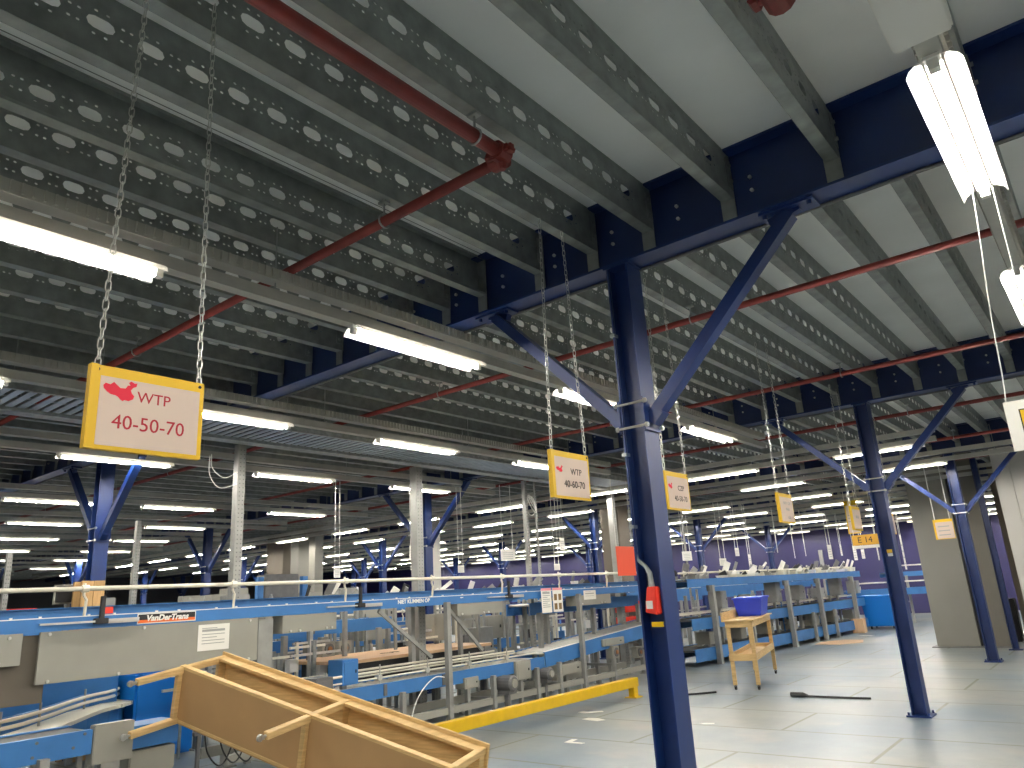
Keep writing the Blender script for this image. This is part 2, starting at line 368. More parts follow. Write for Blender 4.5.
# ------------------------------------------------------------------ columns
def make_column(label, group=None):
    t = thing('steel_column', label, 'column', (0, 0, 0), group)
    b = MB(); b.box((-.08, -.09, .02), (-.068, .09, 3.70)); b.box((.068, -.09, .02), (.08, .09, 3.70)); b.box((-.068, -.005, .02), (.068, .005, 3.70))
    b.box((-.1, -.1, 3.685), (.1, .1, 3.7)); b.build('shaft', M['navy'], t)
    b = MB(); b.box((-.13, -.14, 0), (.13, .14, .02))
    for sx in (-1, 1):
        for sy in (-1, 1): b.tube([(sx * .105, sy * .115, .02), (sx * .105, sy * .115, .05)], .013, 6)
    b.build('base_plate', M['navy'], t)
    for sg in (-1, 1):
        br = MB(); br.bar((sg * .11, 0, 2.63), (sg * 1.14, 0, 3.665), .075, .09, (0, 1, 0)); bo = br.build('diagonal_brace', M['navy'], t)
        p = MB(); p.box((sg * .98, -.07, 3.683), (sg * 1.30, .07, 3.699)); p.bar((sg * 1.02, 0, 3.64), (sg * 1.2, 0, 3.69), .05, .05)
        for x in (1.01, 1.27): p.tube([(sg * x, -.045, 3.66), (sg * x, -.045, 3.685)], .014, 6)
        p.build('top_plate', M['navy'], bo)
        p = MB(); p.box((sg * .08, -.1, 2.545), (sg * .096, .1, 2.76)); p.bar((sg * .1, 0, 2.6), (sg * .17, 0, 2.67), .07, .09, (0, 1, 0)); p.build('clamp_plate', M['navy'], t)
    p = MB()
    for zz in (2.575, 2.73):
        for yy in (-.105, .105): p.tube([(-.12, yy * .93, zz), (.12, yy * .93, zz)], .008, 6)
        for sg in (-1, 1):
            for yy in (-.105, .105): p.tube([(sg * .096, yy * .93, zz), (sg * .115, yy * .93, zz)], .016, 6)
    p.build('clamp_rods', M['steel'], t)
    return t
lines = ['on the aisle line', 'on the first line left of the aisle', 'on the second line left of the aisle', 'on the third line left of the aisle', 'on the fourth line left of the aisle', 'on the fifth line left of the aisle']
depthw = ['', 'front', 'second', 'third', 'fourth', 'fifth', 'sixth']
proto = None
for k in range(6):
    for j in range(1, 6):
        x, y = XC - XS * k, YB[j]
        if (k == 0 and j > 3) or not seen([(x, y, z) for z in (.3, 1.2, 2, 2.6, 3.6)], 10): continue
        lab = {(0, 1): 'thick navy blue column closest to the camera, carrying a red call box', (0, 2): 'navy column standing free on the aisle floor, small yellow label on it',
               (0, 3): 'navy column in front of the beige clad column', (1, 1): 'blue braced column rising from the plank guard at left'}.get((k, j),
               'blue braced column %s, %s beam from the front' % (lines[k], depthw[j]))
        if proto is None: o = proto = make_column(lab, 'blue braced columns')
        else: o = copy_tree(proto); o['label'] = lab
        o.location = (x, y, 0)
t = thing('steel_post', 'slim plain blue post between the beige and white clad columns', 'post', (-2.14, 18.05, 0))
b = MB(); b.box((-2.2, 18.0, .02), (-2.19, 18.12, 3.9)); b.box((-2.1, 18.0, .02), (-2.09, 18.12, 3.9)); b.box((-2.19, 18.05, .02), (-2.1, 18.06, 3.9)); b.build('shaft', M['navy'], t)
MB().box((-2.26, 17.95, 0), (-2.03, 18.16, .02)).build('base_plate', M['navy'], t)
# ------------------------------------------------------------------ sprinkler pipes
def hanger(t, x, y, along):
    b = MB(); b.tube([(x, y, 3.78), (x, y, 3.885)], .006, 6)
    b.box((x - .03, y - .02, 3.865), (x + .03, y + .02, 3.88))
    pts = [(x + (0 if along == 'x' else .04 * math.cos(a)), y + (.04 * math.cos(a) if along == 'x' else 0), 3.75 + .04 * math.sin(a)) for a in [2 * PI * i / 12 for i in range(12)]]
    b.tube(pts, .006, 5, closed=True); b.tube([(x, y, 3.79), (x, y, 3.80)], .014, 6); b.build('pipe_hanger', M['galv'], t)
def xpipe(y, x0, x1, label, r=.03, hang=()):
    t = thing('sprinkler_pipe', label, 'pipe', ((x0 + x1) / 2, y, 3.75), 'red sprinkler pipes')
    MB().tube([(x0, y, 3.75), (x1, y, 3.75)], r, 12).build('pipe_run', M['red'], t, smooth=True)
    for x in hang: hanger(t, x, y, 'x')
    return t
t = xpipe(2.60, -46, -2.04, 'red sprinkler pipe crossing left from the grooved elbow in the front bay', .03, (-2.96, -6.1, -9.4, -12.6))
xp = t
b = MB()
for (x, y) in ((-2.1, 2.6),):
    b.tube([(-2.03, 2.6, 3.75), (-2.11, 2.6, 3.75)], .05, 12); b.tube([(-2.02, 2.51, 3.75), (-2.02, 2.59, 3.75)], .052, 12)
    b.tube([(-2.12, 2.6, 3.75), (-2.06, 2.6, 3.75), (-2.03, 2.58, 3.75), (-2.02, 2.54, 3.75), (-2.02, 2.5, 3.75)], .043, 10)
    for dx, dy in ((-.07, .055), (-.07, -.055)): b.tube([(-2.02 + dx - .02, 2.6 + dy, 3.75), (-2.02 + dx + .03, 2.6 + dy, 3.75)], .016, 6)
    for dx in (-.058, .058): b.tube([(-2.02 + dx, 2.52, 3.75), (-2.02 + dx, 2.58, 3.75)], .018, 6); b.box((-2.04 + dx, 2.535, 3.73), (-2.0 + dx, 2.565, 3.77))
    b.tube([(-2.02, 2.56, 3.69), (-2.02, 2.56, 3.66)], [.03, .018], 8)
b.build('grooved_elbow', M['red'], xp)
t = thing('sprinkler_pipe', 'thick red sprinkler pipe running overhead from the camera to the elbow', 'pipe', (-2.02, .5, 3.75), 'red sprinkler pipes')
MB().tube([(-2.02, -5.9, 3.75), (-2.02, 2.51, 3.75)], .036, 14).build('pipe_run', M['red'], t, smooth=True)
hanger(t, -2.02, 2.36, 'y'); hanger(t, -2.02, -.6, 'y')
hs = lambda a: [a - 3.0 * i for i in range(5)]
xpipe(5.55, -46, 6, 'red sprinkler pipe crossing just behind the thick near column', .028, hs(-2.44))
xpipe(8.45, -46, 6, 'red sprinkler pipe running in front of the second navy beam', .028, hs(-2.05))
xpipe(11.45, -46, 6, 'red sprinkler pipe just behind the second navy beam', .028, hs(-2.0))
xpipe(14.38, -46, 6, 'red sprinkler pipe in front of the third navy beam', .028, hs(-1.9))
xpipe(17.35, -46, 6, 'dim red sprinkler pipe beyond the third navy beam', .028, hs(-2))
xpipe(20.3, -46, 6, 'most distant red sprinkler pipe', .028, hs(-2))
# coupling at the top edge of the frame
t = thing('sprinkler_pipe', 'red pipe coupling poking in at the top edge above the aisle', 'pipe', (-.56, 2.6, 3.75), 'red sprinkler pipes')
b = MB(); b.tube([(-.58, 2.42, 3.75), (-.58, 2.54, 3.75)], .06, 12); b.tube([(-.66, 2.48, 3.75), (-.50, 2.48, 3.75)], .02, 8)
for dx in (-.08, .08): b.tube([(-.58 + dx, 2.45, 3.75), (-.58 + dx, 2.51, 3.75)], .022, 6)
b.build('coupling', M['red'], t); MB().tube([(-.58, -5.9, 3.75), (-.58, 2.45, 3.75)], .036, 12).build('pipe_run', M['red'], t)
# ------------------------------------------------------------------ lamps
def make_lamp():
    t = thing('strip_light', 'x', 'light', (0, 0, 0), 'fluorescent strip lights')
    L = 1.36
    b = MB(); b.box((-.03, 0, .054), (.03, L, .075)); b.build('housing', M['white'], t)
    b = MB()
    for sg in (-1, 1):
        prof = [(.03, .068), (.06, .062), (.085, .044), (.098, .018)]
        for (x0, z0), (x1, z1) in zip(prof, prof[1:]):
            b.hexa([(sg * x0, .02, z0 - .002), (sg * x1, .02, z1 - .002), (sg * x1, L - .02, z1 - .002), (sg * x0, L - .02, z0 - .002), (sg * x0, .02, z0 + .002), (sg * x1, .02, z1 + .002), (sg * x1, L - .02, z1 + .002), (sg * x0, L - .02, z0 + .002)])
    b.build('reflector', M['reflector'], t)
    MB().tube([(0, .05, .034), (0, L - .05, .034)], .0125, 10).build('tube', M['tube'], t, smooth=True)
    for y in (.03, L - .03): MB().box((-.02, y - .02, .012), (.02, y + .02, .056)).build('lamp_holder', M['white'], t)
    return t
lamp0 = None
def lamp(x, y, alongx, label):
    global lamp0
    if lamp0 is None: lamp0 = o = make_lamp()
    else: o = copy_tree(lamp0)
    o.location = (x, y, 3.41); o.rotation_euler = (0, 0, -PI / 2 if alongx else 0); o['label'] = label
    return o
def trunking(p, q, label, rods, ribs=False):
    p, q = Vector(p), Vector(q)
    t = thing('lighting_trunking', label, 'trunking', ((p + q) / 2)[:], 'lamp trunking rails')
    b = MB(); b.bar(p, q, .08, .075); b.build('channel', M['trunk'], t)
    d = (q - p).normalized(); up = Vector((0, 0, 1)); s = d.cross(up)
    b = MB(); b.bar(p + up * .105, q + up * .105, .1, .012); b.bar(p + up * .14 + s * .048, q + up * .14 + s * .048, .006, .07); b.bar(p + up * .14 - s * .048, q + up * .14 - s * .048, .006, .07)
    if ribs:
        n = int((q - p).length / .05)
        for i in range(n):
            c = p + d * (.05 * i + .02)
            for sg in (-1, 1): b.bar(c + s * sg * .054 + up * .11, c + s * sg * .054 + up * .17, .022, .01, d)
    b.build('wire_tray', M['trunk'], t)
    b = MB()
    for i in range(rods):
        c = p + d * ((q - p).length * (i + .5) / rods); b.tube([c + up * .03, c + up * .50], .005, 5); b.box(c - Vector((.02, .02, -.03)), c + Vector((.02, .02, .06)))
    b.build('hanger_rods', M['galv'], t)
rows = [(-.175, [-2.4, .2, 2.88, 5.56, 8.2], -5.8, 10.6, 'row at upper right corner'), (-3.87, [-2.2, .40, 3.08, 5.57, 8.25], -5.8, 10.75, 'row over the front yellow sign'),
        (-6.6, [.5, 3.1, 5.65, 8.25], -1, 10.8, 'row along the slatted tray'), (-9.3, [.6, 3.18, 5.72, 8.27], -1, 10.9, 'third row left of the aisle'),
        (-13.1, [1.2, 3.79, 5.9, 8.4], 0, 10.9, 'fourth row left of the aisle'), (-16.2, [2.2, 4.8, 7.4], 0, 10.9, 'fifth row left of the aisle'), (-19.3, [2.9, 5.5, 8.1], 0, 10.9, 'sixth row left of the aisle'),
        (-22.6, [3.4, 6.0, 8.6], 0, 10.9, 'seventh row left of the aisle'), (-26, [3.9, 6.5, 9.1], 0, 10.9, 'eighth row left of the aisle'), (-30, [4.6, 7.2, 9.8], 0, 11.2, 'ninth row left of the aisle'), (-35, [5.4, 8.0], 0, 10.9, 'tenth row left of the aisle')]
for x, ys, a, z, nm in rows:
    trunking((x, a, 3.515), (x, z, 3.515), 'cream lamp trunking, ' + nm, 5, x > -7)
    n = 0
    for y in ys:
        vis = seen([(x, y + f, 3.45) for f in (0, .4, .8, 1.3)], 0)
        n += vis
        lamp(x, y, False, 'strip light, %s from near end, %s' % (ordn(max(n, 1)), nm) if vis else 'strip light out of frame, %s' % nm)
xr = [(12.6, -11.28, 0), (15.2, -13.75, 1), (18.2, -9.0, 2), (21.0, -9.05, 3), (23.9, -8.4, 4), (26.6, -9.1, 5), (29.6, -8.8, 6), (32.2, -9, 7)]
for y, xa, i in xr:
    pit = 2.55 if i else 2.62
    nm = '%s crosswise lamp row' % ordn(i + 1)
    trunking((-38, y, 3.515), (2.5 if i > 2 else -1.9 if i == 0 else 1.0, y, 3.515), 'grey-looking lamp trunking of the ' + nm, 8)
    ks = [k for k in range(-12, 6) if -36 < xa + pit * k < 1.5]
    vis = [k for k in ks if seen([(xa + pit * k + f, y, 3.42) for f in (0, .7, 1.3)], 0)]
    for k in ks:
        if k not in vis and xa + pit * k < -6: continue
        x = xa + pit * k
        if (i == 0 and x > -3.2) or (i == 2 and x > -4.6): continue
        lamp(x, y, True, 'strip light, %s from left, %s behind the aisle rows' % (ordn(vis.index(k) + 1), nm) if k in vis else 'strip light out of frame, %s' % nm)
# right-hand rows that light the aisle floor (the hall goes on to the right of the frame)
for x in (3.1, 6.4):
    trunking((x, -5, 3.515), (x, 24, 3.515), 'cream lamp trunking right of the frame, %s' % ('nearer row' if x < 4 else 'farther row'), 6)
    for k in range(8): lamp(x, -3 + 3.3 * k, False, 'strip light right of the frame, %s along the %s row' % (ordn(k + 1), 'nearer' if x < 4 else 'farther'))
# junction box on the upper right trunking
t = thing('junction_box', 'square white box under the ceiling beside the upper right lamp', 'box', (-.17, 2.4, 3.38))
MB().box((-.27, 2.22, 3.385), (-.075, 2.64, 3.475)).build('box_body', M['white'], t, bevel=.006)
b = MB(); b.box((-.262, 2.23, 3.372), (-.083, 2.63, 3.386)); b.build('lid', M['white'], t, bevel=.003)
# ------------------------------------------------------------------ hanging signs
def chain(t, p, q, pitch=.034):
    p, q = Vector(p), Vector(q); d = (q - p).normalized(); n = int((q - p).length / pitch); b = MB()
    a = d.cross(Vector((0, 1, 0))).normalized(); c = d.cross(a).normalized()
    for i in range(n):
        o = p + d * pitch * (i + .5); s = a if i % 2 else c; hl, hw = pitch * .62, .0085
        pts = [o + d * (hl * y) + s * (hw * x) for x, y in ((-1, -.55), (-.6, -.92), (.6, -.92), (1, -.55), (1, .55), (.6, .92), (-.6, .92), (-1, .55))]
        b.tube(pts, .0023, 4, closed=True)
    b.build('chain', M['chain'], t)
CHINA = [(0, .62), (.06, .74), (.2, .70), (.3, .84), (.4, .72), (.5, .60), (.66, .62), (.72, .78), (.8, .80), (.74, .92), (.82, 1.0), (.92, .92), (1.0, .95), (.98, .78), (.88, .70), (.82, .56), (.86, .42), (.94, .30), (.90, .14), (.78, .04), (.66, .06), (.60, .0), (.52, .06), (.46, .16), (.38, .22), (.24, .24), (.12, .34), (.02, .48)]
def sign(y0, y1, z0, z1, label, lines, ink, mapm, chtop, x=-2.42, mapsz=(.09, .075), hang=None, thick=.022, chtop2=None):
    t = thing('hanging_sign', label, 'sign', (x, (y0 + y1) / 2, z0), 'yellow framed hanging signs')
    MB().box((x - thick, y0, z0), (x, y1, z1)).build('board', M['signy'], t, bevel=.002)
    h, wd = z1 - z0, y1 - y0
    MB().box((x + .0005, y0 + wd * .075, z0 + h * .05), (x + .002, y1 - wd * .045, z1 - h * .13)).build('paper', M['peach'], t)
    f = MB(); f.box((x - thick, y0 - .004, z0), (x + .006, y0 + wd * .05, z1)); f.build('frame_edge', M['signy'], t)
    u, v = (0, 1, 0), (0, 0, 1)
    for body, fy, fz, sz in lines:
        text_part('lettering', body, sz, ink, t, (x + .0025, y0 + wd * fy, z0 + h * fz), u, v)
    if mapm:
        b = MB(); b.prism([(a * mapsz[0], c * mapsz[1]) for a, c in CHINA], (x + .0022, y0 + wd * .10, z0 + h * (.60 if mapsz[0] > .1 else .54)), u, v, (1, 0, 0), .0008); b.build('map_mark', mapm, t)
    for yy, ht in ((y0 + .018, hang[0] if hang else y0 + .04), (y1 - .018, hang[1] if hang else y1 - .05)):
        b = MB(); b.tube([(x + .003, yy, z1 - .016), (x - .026, yy, z1 - .016)], .006, 6); b.build('eyelet', M['black'], t)
        chain(t, (x - .008, yy, z1 - .012), (x, ht, chtop if yy < (y0 + y1) / 2 or not chtop2 else chtop2))
sign(.900, 1.277, 2.112, 2.386, 'yellow framed sign with red map and WTP 40-50-70 closest to the camera', [('WTP', .535, .615, .052), ('40-50-70', .51, .265, .066)], M['crimson'], M['mapred'], 3.88, mapsz=(.105, .07), hang=(.957, 1.22), chtop2=4.03)
sign(3.352, 3.735, 2.112, 2.386, 'yellow framed sign hanging just left of the thick near column', [('WTP', .62, .52, .052), ('40-60-70', .56, .24, .058)], M['ink'], M['mapred'], 3.88, mapsz=(.065, .04), hang=(3.41, 3.65))
sign(4.70, 5.065, 2.112, 2.386, 'yellow framed sign hanging just right of the thick near column', [('CZP', .62, .52, .052), ('40-50-70', .58, .24, .054)], M['ink'], M['mapred'], 3.88, mapsz=(.06, .045))
sign(6.90, 7.28, 2.10, 2.378, 'yellow framed sign with faint grey lines over the bin trolley', [('WTP  CZP', .55, .62, .04), ('40-60', .55, .42, .04), ('HOL', .6, .14, .04)], M['inkg'], None, 3.88)
sign(9.26, 9.63, 2.10, 2.378, 'small yellow framed sign left of the second aisle column', [('40-50', .55, .5, .05)], M['inkg'], None, 3.88)
sign(10.95, 11.32, 2.10, 2.378, 'narrow-looking yellow sign overlapping the second aisle column edge', [('40-50', .55, .5, .05)], M['inkg'], None, 3.88)
# white notice hanging at the right edge
t = thing('hanging_sign', 'white notice with a yellow panel hanging by cords at right edge', 'sign', (-.2, 4.5, 2.15))
MB().box((-.345, 4.5, 2.155), (.10, 4.508, 2.412)).build('board', M['paper'], t)
b = MB(); b.box((-.285, 4.4985, 2.195), (.05, 4.4998, 2.365)); b.build('border', M['ink'], t)
MB().box((-.279, 4.497, 2.201), (.044, 4.4984, 2.359)).build('panel', M['yellow'], t)
b = MB(); b.tube([(-.225, 4.4955, 2.235), (-.222, 4.4955, 2.222), (-.205, 4.4955, 2.215), (-.19, 4.4955, 2.232), (-.188, 4.4955, 2.30)], .008, 6); b.build('lettering', M['ink'], t)
b = MB()
b.tube(smooth_path([(-.33, 4.504, 2.405), (-.315, 4.48, 2.55), (-.29, 4.40, 2.9), (-.245, 4.28, 3.3), (-.225, 4.2, 3.49)]), .0035, 6); b.tube([(-.15, 4.504, 2.405), (-.15, 4.4, 2.95), (-.14, 4.2, 3.49)], .0035, 6); b.build('cord', M['cord'], t)
# ------------------------------------------------------------------ column extras
t = thing('call_box', 'red alarm call box with a grey cable on the thick near column', 'alarm', (-2.235, 4.0, 1.47))
b = MB(); b.hexa([(-2.285, 3.995, 1.455), (-2.2, 3.985, 1.44), (-2.2, 4.055, 1.44), (-2.285, 4.055, 1.455), (-2.262, 4.0, 1.60), (-2.2, 3.99, 1.60), (-2.2, 4.055, 1.60), (-2.262, 4.055, 1.60)]); b.build('box_body', M['redb'], t, bevel=.006)
b = MB(); b.box((-2.268, 3.988, 1.475), (-2.225, 3.995, 1.52)); b.build('push_plate', M['white'], t)
b = MB(); b.tube([(-2.335, 4.05, 3.68), (-2.335, 4.05, 1.80), (-2.325, 4.045, 1.76), (-2.27, 4.03, 1.72), (-2.24, 4.02, 1.68), (-2.235, 4.02, 1.60)], [.011, .011, .011, .012, .016, .02], 8); b.build('cable', M['galv'], t)
b = MB()
for z in (3.2, 2.4, 1.95): b.box((-2.352, 4.02, z), (-2.318, 4.07, z + .02))
b.build('cable_clips', M['galv'], t)
t = tag(MB().box((-2.265, 4.025, 1.372), (-2.19, 4.033, 1.40)).build('safety_label', M['yellow']), 'small yellow label below the red call box', 'label')
t = thing('safety_label', 'small yellow and white label on the second aisle column', 'label', (XC, YB[2] - .1, 1.8))
MB().box((XC - .03, YB[2] - .012, 1.83), (XC + .03, YB[2] - .006, 1.87)).build('yellow_half', M['yellow'], t); MB().box((XC - .025, YB[2] - .012, 1.79), (XC + .03, YB[2] - .006, 1.826)).build('white_half', M['paper'], t)
# ------------------------------------------------------------------ wire mesh tray and its posts
t = thing('cable_tray', 'long galvanized slatted tray carried on tall posts under the lamps', 'tray', (-7.4, 6, 3.5))
b = MB(); b.bar((-7.78, .5, 3.56), (-7.78, 14.0, 3.56), .07, .10); b.bar((-7.86, .5, 3.515), (-7.86, 14.0, 3.515), .1, .012); b.bar((-7.02, .5, 3.56), (-7.02, 14.0, 3.56), .03, .08); b.build('side_rails', M['galv'], t)
b = MB()
for i in range(135): b.bar((-7.04, .5 + .1 * i, 3.55), (-7.75, .5 + .1 * i, 3.55), .06, .01)
b.build('slats', mat('bluish_zinc', (0.42, 0.49, 0.58), .35, .6, var=.1), t)['kind'] = 'stuff'
b = MB()
for y in (2.0, 4.7, 7.6, 10.2, 12.9): b.tube([(-7.02, y, 3.6), (-7.02, y, 4.0)], .006, 5); b.tube([(-7.78, y + .3, 3.6), (-7.78, y + .3, 4.0)], .006, 5)
b.build('hanger_rods', M['galv'], t)
def perf_post(x, y, h, wd, label, z0=0.0):
    t = thing('rack_post', label, 'post', (x, y, z0), 'grey tray posts')
    b = MB(); b.box((x - wd / 2, y - wd / 2, z0), (x + wd / 2, y - wd / 2 + .01, h)); b.box((x + wd / 2 - .008, y - wd / 2 + .01, z0), (x + wd / 2, y + wd / 2, h)); b.box((x - wd / 2, y - wd / 2 + .01, z0), (x - wd / 2 + .008, y + wd / 2, h)); b.build('channel', M['post'], t)
    b = MB()
    for i in range(int((h - z0) / .05) - 1):
        z = z0 + .05 + .05 * i; b.tube([(x + wd / 2, y - wd * .2, z), (x + wd / 2 + .0015, y - wd * .2, z)], .008, 6); b.tube([(x + wd / 2, y + wd * .25, z), (x + wd / 2 + .0015, y + wd * .25, z)], .008, 6)
    b.build('slot_row', M['greyd'], t)['kind'] = 'stuff'
    MB().box((x - .08, y - .08, z0), (x + .08, y + .08, z0 + .012)).build('foot_plate', M['post'], t)
    return t
perf_post(-8.0, 4.72, 3.52, .1, 'tall grey post under the tray, right of the front yellow sign')
perf_post(-8.0, 7.6, 3.52, .13, 'wide perforated grey post in front of a blue column')
perf_post(-8.0, 10.2, 3.52, .07, 'slim pale post under the tray with coiled wire beside it')
perf_post(-8.0, 13.05, 3.52, .12, 'grey post beside the orange-red card')
def slim(px, ytop, ybot, X, label, wd=.08, base=0.0):
    a = at(px, ytop, 0, X); perf_post(X, a.y, a.z, wd, label, base)
slim(139, 521, 600, -12.2, 'grey post behind the plank guard')
slim(10, 553, 605, -11, 'pale thin post at the far left edge', .06)
slim(534, 482, 580, -8.3, 'thin white pole just right of the slim pale post', .035)
slim(681, 512, 590, -8.3, 'thin pale pole under the third yellow sign', .04)
slim(820, 550, 640, -7.6, 'bare grey pole in front of the purple wall', .1)
t = thing('wire_coil', 'loose coil of white wire hanging between pale poles', 'wire', at(531, 506, 0, -8.1)[:])
c = at(531, 506, 0, -8.1); b = MB()
for i in range(3):
    b.tube([c + Vector((.02 * i, .13 * math.cos(a + i) * (1 - .1 * i), .17 * math.sin(a) * (1 - .12 * i) + .03 * i)) for a in [2 * PI * k / 16 for k in range(16)]], .007, 5, closed=True)
b.build('loops', M['cord'], t)
t = thing('wire_coil', 'thin white wires sagging beside the tray post', 'wire', (-7.95, 4.5, 3.1)); b = MB()
b.tube(smooth_path([(-7.95, 4.66, 3.18), (-7.95, 4.5, 3.1), (-7.95, 4.35, 3.2), (-7.95, 4.33, 3.36)]), .006, 5); b.tube(smooth_path([(-7.95, 4.66, 3.04), (-7.95, 4.45, 2.98), (-7.95, 4.32, 3.12), (-7.95, 4.31, 3.34)]), .006, 5); b.build('loops', M['cord'], t)
# ------------------------------------------------------------------ conveyors
def V2(p, s): return Vector((p[0], p[1], 0)) + s
class Line:
    """local frame along a conveyor: s along, o outward (towards the aisle)"""
    def __init__(l, a, b, rise=0.0):
        l.rise = rise
        l.a = Vector((a[0], a[1], 0)); l.d = Vector((b[0] - a[0], b[1] - a[1], 0)); l.L = l.d.length; l.d.normalize(); l.o = l.d.cross(Vector((0, 0, 1)))
    def p(l, s, o, z): return l.a + l.d * s + l.o * o + Vector((0, 0, z + l.rise * s / l.L))
def c_rail(b, l, s0, s1, o, z0, z1, side=1, t=.012, fl=.04):
    b.bar(l.p(s0, o, (z0 + z1) / 2), l.p(s1, o, (z0 + z1) / 2), t, z1 - z0)
    for z in (z0 + .005, z1 - .005): b.bar(l.p(s0, o - side * fl / 2, z), l.p(s1, o - side * fl / 2, z), fl, .01)
def conveyor(label, a, b_, z0, z1, wd, legs=(), back_raise=0.0, guide=None, roll=True, joints=(), group='blue conveyor lines', mtl=None, legw=.07, brace=(), rise=0.0, strip=False):
    l = Line(a, b_, rise); mtl = mtl or M['blue']
    t = thing('conveyor', label, 'conveyor', l.p(l.L / 2, -wd / 2, 0)[:], group)
    b = MB(); c_rail(b, l, 0, l.L, 0, z0, z1); b.build('side_rail', mtl, t)
    b = MB(); c_rail(b, l, 0, l.L, -wd, z0, z1 + back_raise, -1); b.build('side_rail', mtl, t)
    if roll:
        b = MB(); n = int(l.L / .12)
        for i in range(n): b.tube([l.p(.06 + .12 * i, -.02, z1 - .03), l.p(.06 + .12 * i, -wd + .02, z1 - .03)], .025, 6)
        b.build('rollers', M['steel'], t)['kind'] = 'stuff'
    else:
        b = MB(); b.bar(l.p(0, -wd / 2, z1 - .03), l.p(l.L, -wd / 2, z1 - .03), wd - .04, .03); b.build('belt', M['rubber'], t)
    for s in legs:
        r_ = rise * s / l.L; b = MB(); b.bar(l.p(s, .04, 0.01 - r_), l.p(s, .04, z0 + .03), legw, legw, l.d); b.bar(l.p(s, -wd - .04, 0.01 - r_), l.p(s, -wd - .04, z0 + .03), legw, legw, l.d)
        b.bar(l.p(s, .04, z0 * .45), l.p(s, -wd - .04, z0 * .45), .04, .04); b.bar(l.p(s - .06, .04, .006 - r_), l.p(s + .06, .04, .006 - r_), .12, .012); b.build('leg_frame', M['post'], t)
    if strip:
        b = MB(); b.bar(l.p(0, -.015, z1 + .004), l.p(l.L, -.015, z1 + .004), .045, .008); b.build('edge_highlight', M['white'], t)  # white sliver standing in for the light caught along the rail's top edge
    for s0, s1 in brace:
        b = MB(); b.bar(l.p(s0, -.05, z0 - .02), l.p(s1, -.05, z0 - .65), .03, .045); b.build('cross_brace', M['post'], t)
    for s in joints:
        b = MB(); b.bar(l.p(s, .012, z0 + .02), l.p(s, .012, z1 - .01), .012, .05, l.d); b.build('joint_plate', M['greyd'], t)
    if guide:
        zg, off, every = guide
        b = MB(); b.tube([l.p(.2, off, zg), l.p(l.L - .2, off, zg)], .021, 8); g = b.build('guide_rail', M['ivory'], t, smooth=True)
        n = int(l.L / every)
        for i in range(n):
            s = .45 + every * i
            b = MB(); b.tube([l.p(s, off - .02, zg + .05), l.p(s, off - .02, zg - .06), l.p(s + .03, off - .03, zg - .1), l.p(s + .03, off - .05, z1 - .02)], .014, 6)
            b.tube([l.p(s - .03, off, zg), l.p(s + .03, off, zg)], .034, 8); b.build('rail_bracket', M['ivory'], g)
    return t, l
XF = -7.3
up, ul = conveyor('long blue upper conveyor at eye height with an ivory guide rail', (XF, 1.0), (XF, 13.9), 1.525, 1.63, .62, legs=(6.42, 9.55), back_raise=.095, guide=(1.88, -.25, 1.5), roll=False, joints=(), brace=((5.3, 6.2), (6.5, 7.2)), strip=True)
b = MB()
for s in [1.3 + .61 * i for i in range(19)]:
    for ds in (0, .22): b.bar(ul.p(s + ds, -.02, 1.63), ul.p(s + ds, -.02, 1.65), .02, .02)
b.build('rail_clips', M['white'], up)['kind'] = 'stuff'
def panel(label, y0, y1, z0, z1, name='cover_panel', x=XF + .005, bolts=(), th=.03, m='greyp', x0=None):
    t = thing(name, label, 'panel', (x, (y0 + y1) / 2, z0), 'grey conveyor cover panels')
    MB().box((x - th, y0, z0), (x, y1, z1)).build('sheet', M[m], t, bevel=.003)
    if bolts:
        b = MB()
        for y, z in bolts: b.tube([(x, y, z), (x + .012, y, z)], .014, 8)
        b.build('bolts', M['steel'], t)
    return t
panel('largest grey cover panel, carrying the taped white notice', 2.53, 4.60, 1.10, 1.522, bolts=((2.6, 1.50), (3.4, 1.50), (4.5, 1.5), (3.2, 1.12), (4.5, 1.12), (2.62, 1.12)))
panel('grey cover panel cut off by the left edge', 1.2, 2.40, 1.27, 1.522, bolts=((2.1, 1.30), (2.24, 1.3), (2.3, 1.49)))
panel('dark brown-grey plate under the leftmost cover panels', 2.28, 2.62, .95, 1.50, x=XF - .06, m='cladb')
panel('grey cover panel with four silver bolts right of the largest panel', 4.90, 5.62, 1.335, 1.522, bolts=((5.0, 1.355), (5.12, 1.355), (5.48, 1.36), (5.55, 1.36)), th=.2)
panel('grey cover panel between the two front conveyor posts', 7.66, 8.62, 1.365, 1.522, bolts=((7.75, 1.385), (8.2, 1.385), (8.3, 1.385)), th=.2)
panel('grey cover panel with a small white notice, right of the hanging documents', 10.5, 11.6, 1.36, 1.522, bolts=((10.7, 1.385), (11.3, 1.385), (11.4, 1.385)), th=.2)
panel('grey upright end plate beside the largest cover panel', 4.62, 4.80, .75, 1.50, x=XF - .02, m='post', th=.05)
